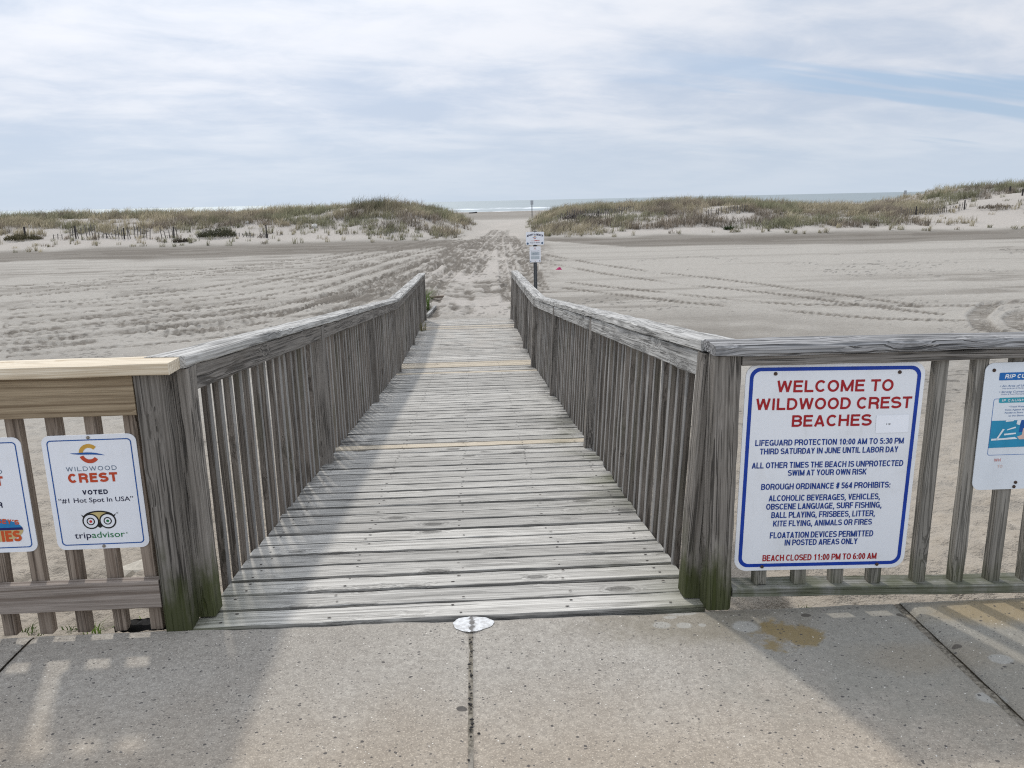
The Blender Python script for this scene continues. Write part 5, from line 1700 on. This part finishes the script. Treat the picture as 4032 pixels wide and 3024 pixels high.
    o = board('charred_board', (-1.215, 0.083, -0.022), np.array([1, .0, .02]), Y, Z, .212, .045, .03, plain('black_rotten_wood', (0.012, 0.011, 0.010), .95, var=.4), None, seg=14, jit=.004)
    tag(o, 'black rotten strip of wood lying at the pavement edge beside the left post', 'wood scrap')


# ------------------------------------------------------------------ sky, sun, camera
SUN_EL, SUN_AZ = RAD(47.5), RAD(-19.6)     # azimuth from +Y toward +X


def build_world():
    w = bpy.data.worlds.new('World')
    scn.world = w
    w.use_nodes = True
    nt = NT(w.node_tree)
    sky = nt.n('ShaderNodeTexSky', sky_type='NISHITA')
    sky.sun_disc = False
    sky.sun_elevation = SUN_EL
    sky.sun_rotation = SUN_AZ
    sky.air_density = 1.0
    sky.dust_density = 1.5
    g = nt.n('ShaderNodeTexCoord').outputs['Generated']
    sp = nt.n('ShaderNodeSeparateXYZ', {0: g})
    zz = nt.m('MAXIMUM', sp.outputs[2], 0.0)
    den = nt.m('ADD', zz, 0.15)
    p = nt.n('ShaderNodeCombineXYZ', {0: nt.m('DIVIDE', sp.outputs[0], den), 1: nt.m('DIVIDE', sp.outputs[1], den), 2: 0.0}).outputs[0]
    rot = nt.n('ShaderNodeMapping', {'Vector': p, 'Rotation': (0, 0, RAD(-14)), 'Location': (3.1, 1.7, 0)}).outputs[0]
    a = nt.noise(nt.v('MULTIPLY', rot, (0.85, 1.0, 1)), 1.0, 5, 0.52, 0.25)
    b = nt.noise(nt.v('MULTIPLY', rot, (2.2, 3.0, 1)), 1.0, 6, 0.62, 0.35)
    c = nt.noise(nt.v('MULTIPLY', rot, (0.16, 0.30, 1)), 1.0, 3, 0.5)
    f = nt.m('ADD', nt.m('MULTIPLY', a, 0.55), nt.m('ADD', nt.m('MULTIPLY', b, 0.30), nt.m('MULTIPLY', c, 0.30)))
    cl = nt.rng(f, 0.45, 0.69)
    col = nt.mix(cl, (0.53, 0.61, 0.74), (0.79, 0.815, 0.875))
    # horizon haze
    hz = nt.rng(zz, 0.14, 0.0)
    col = nt.mix(nt.m('MULTIPLY', hz, 0.85), col, (0.585, 0.67, 0.775))
    gapn = nt.noise(nt.v('MULTIPLY', rot, (0.35, 1.9, 1)), 1.0, 4, 0.55, 0.25)
    gp = nt.m('MULTIPLY', nt.rng(gapn, 0.50, 0.60), nt.rng(zz, 0.03, 0.08))
    gp = nt.m('MULTIPLY', gp, nt.m('MULTIPLY', nt.rng(sp.outputs[0], 0.12, 0.5, 0.06, 1.0), nt.rng(zz, 0.24, 0.13)))
    col = nt.mix(nt.m('MULTIPLY', gp, 0.85), col, (0.40, 0.55, 0.765))
    # overhead brightening added to lift the shaded sign faces; glow toward the sun
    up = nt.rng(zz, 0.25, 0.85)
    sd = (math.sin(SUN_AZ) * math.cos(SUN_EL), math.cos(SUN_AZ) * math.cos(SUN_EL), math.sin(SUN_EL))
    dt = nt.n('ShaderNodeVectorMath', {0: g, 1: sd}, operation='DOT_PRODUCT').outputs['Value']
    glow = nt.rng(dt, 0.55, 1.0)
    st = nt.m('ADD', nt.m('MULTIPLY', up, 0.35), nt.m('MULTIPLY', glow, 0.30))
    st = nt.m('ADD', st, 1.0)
    back = nt.rng(sp.outputs[1], 0.2, -0.6)  # unseen sky behind the camera brightened to fill shaded fronts
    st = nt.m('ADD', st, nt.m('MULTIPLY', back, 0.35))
    # (clear-sky rifts between the cloud streaks are mixed in below)
    b1 = nt.n('ShaderNodeBackground', {0: sky.outputs[0], 1: 0.10})
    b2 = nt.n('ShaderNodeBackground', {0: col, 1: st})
    # thin gaps show the clear sky behind, mostly low on the right
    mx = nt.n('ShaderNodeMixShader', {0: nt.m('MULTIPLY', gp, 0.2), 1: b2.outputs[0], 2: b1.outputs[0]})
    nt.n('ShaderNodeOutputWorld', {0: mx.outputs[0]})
    s = bpy.data.lights.new('Sun', 'SUN')
    s.energy = 1.95
    s.angle = RAD(3.0)
    s.color = (1.0, 0.955, 0.89)
    o = bpy.data.objects.new('Sun', s)
    o.rotation_euler = Vector(sd).to_track_quat('Z', 'Y').to_euler()
    COL.objects.link(o)


def build_camera():
    yaw, pitch, roll, f = RAD(2.6673), RAD(13.0478), RAD(1.2311), 3121.04
    fw = Vector((math.sin(yaw) * math.cos(pitch), math.cos(yaw) * math.cos(pitch), -math.sin(pitch)))
    r0 = Vector((math.cos(yaw), -math.sin(yaw), 0))
    u0 = r0.cross(fw)
    r = r0 * math.cos(roll) - u0 * math.sin(roll)
    u = u0 * math.cos(roll) + r0 * math.sin(roll)
    cd = bpy.data.cameras.new('Camera')
    cd.sensor_fit = 'HORIZONTAL'
    cd.sensor_width = 36
    cd.lens = f / 4032 * 36
    cd.clip_start = 0.05
    cd.clip_end = 60000
    o = bpy.data.objects.new('Camera', cd)
    o.matrix_world = Matrix(((r.x, u.x, -fw.x, CX), (r.y, u.y, -fw.y, CY), (r.z, u.z, -fw.z, CH), (0, 0, 0, 1)))
    COL.objects.link(o)
    scn.camera = o


build_camera()
build_world()
build_ground()
build_sea()
build_sidewalk()
build_ramp()
build_ramp_railing(-1)
build_ramp_railing(1)
build_left_fence()
build_right_fence()
build_signs()
build_grass()
build_dune_things()
scn.view_settings.view_transform = 'Standard'
scn.view_settings.look = 'None'
scn.view_settings.exposure = 0
scn.view_settings.gamma = 1
scn.cycles.use_denoising = False
scn.cycles.filter_width = 1.15
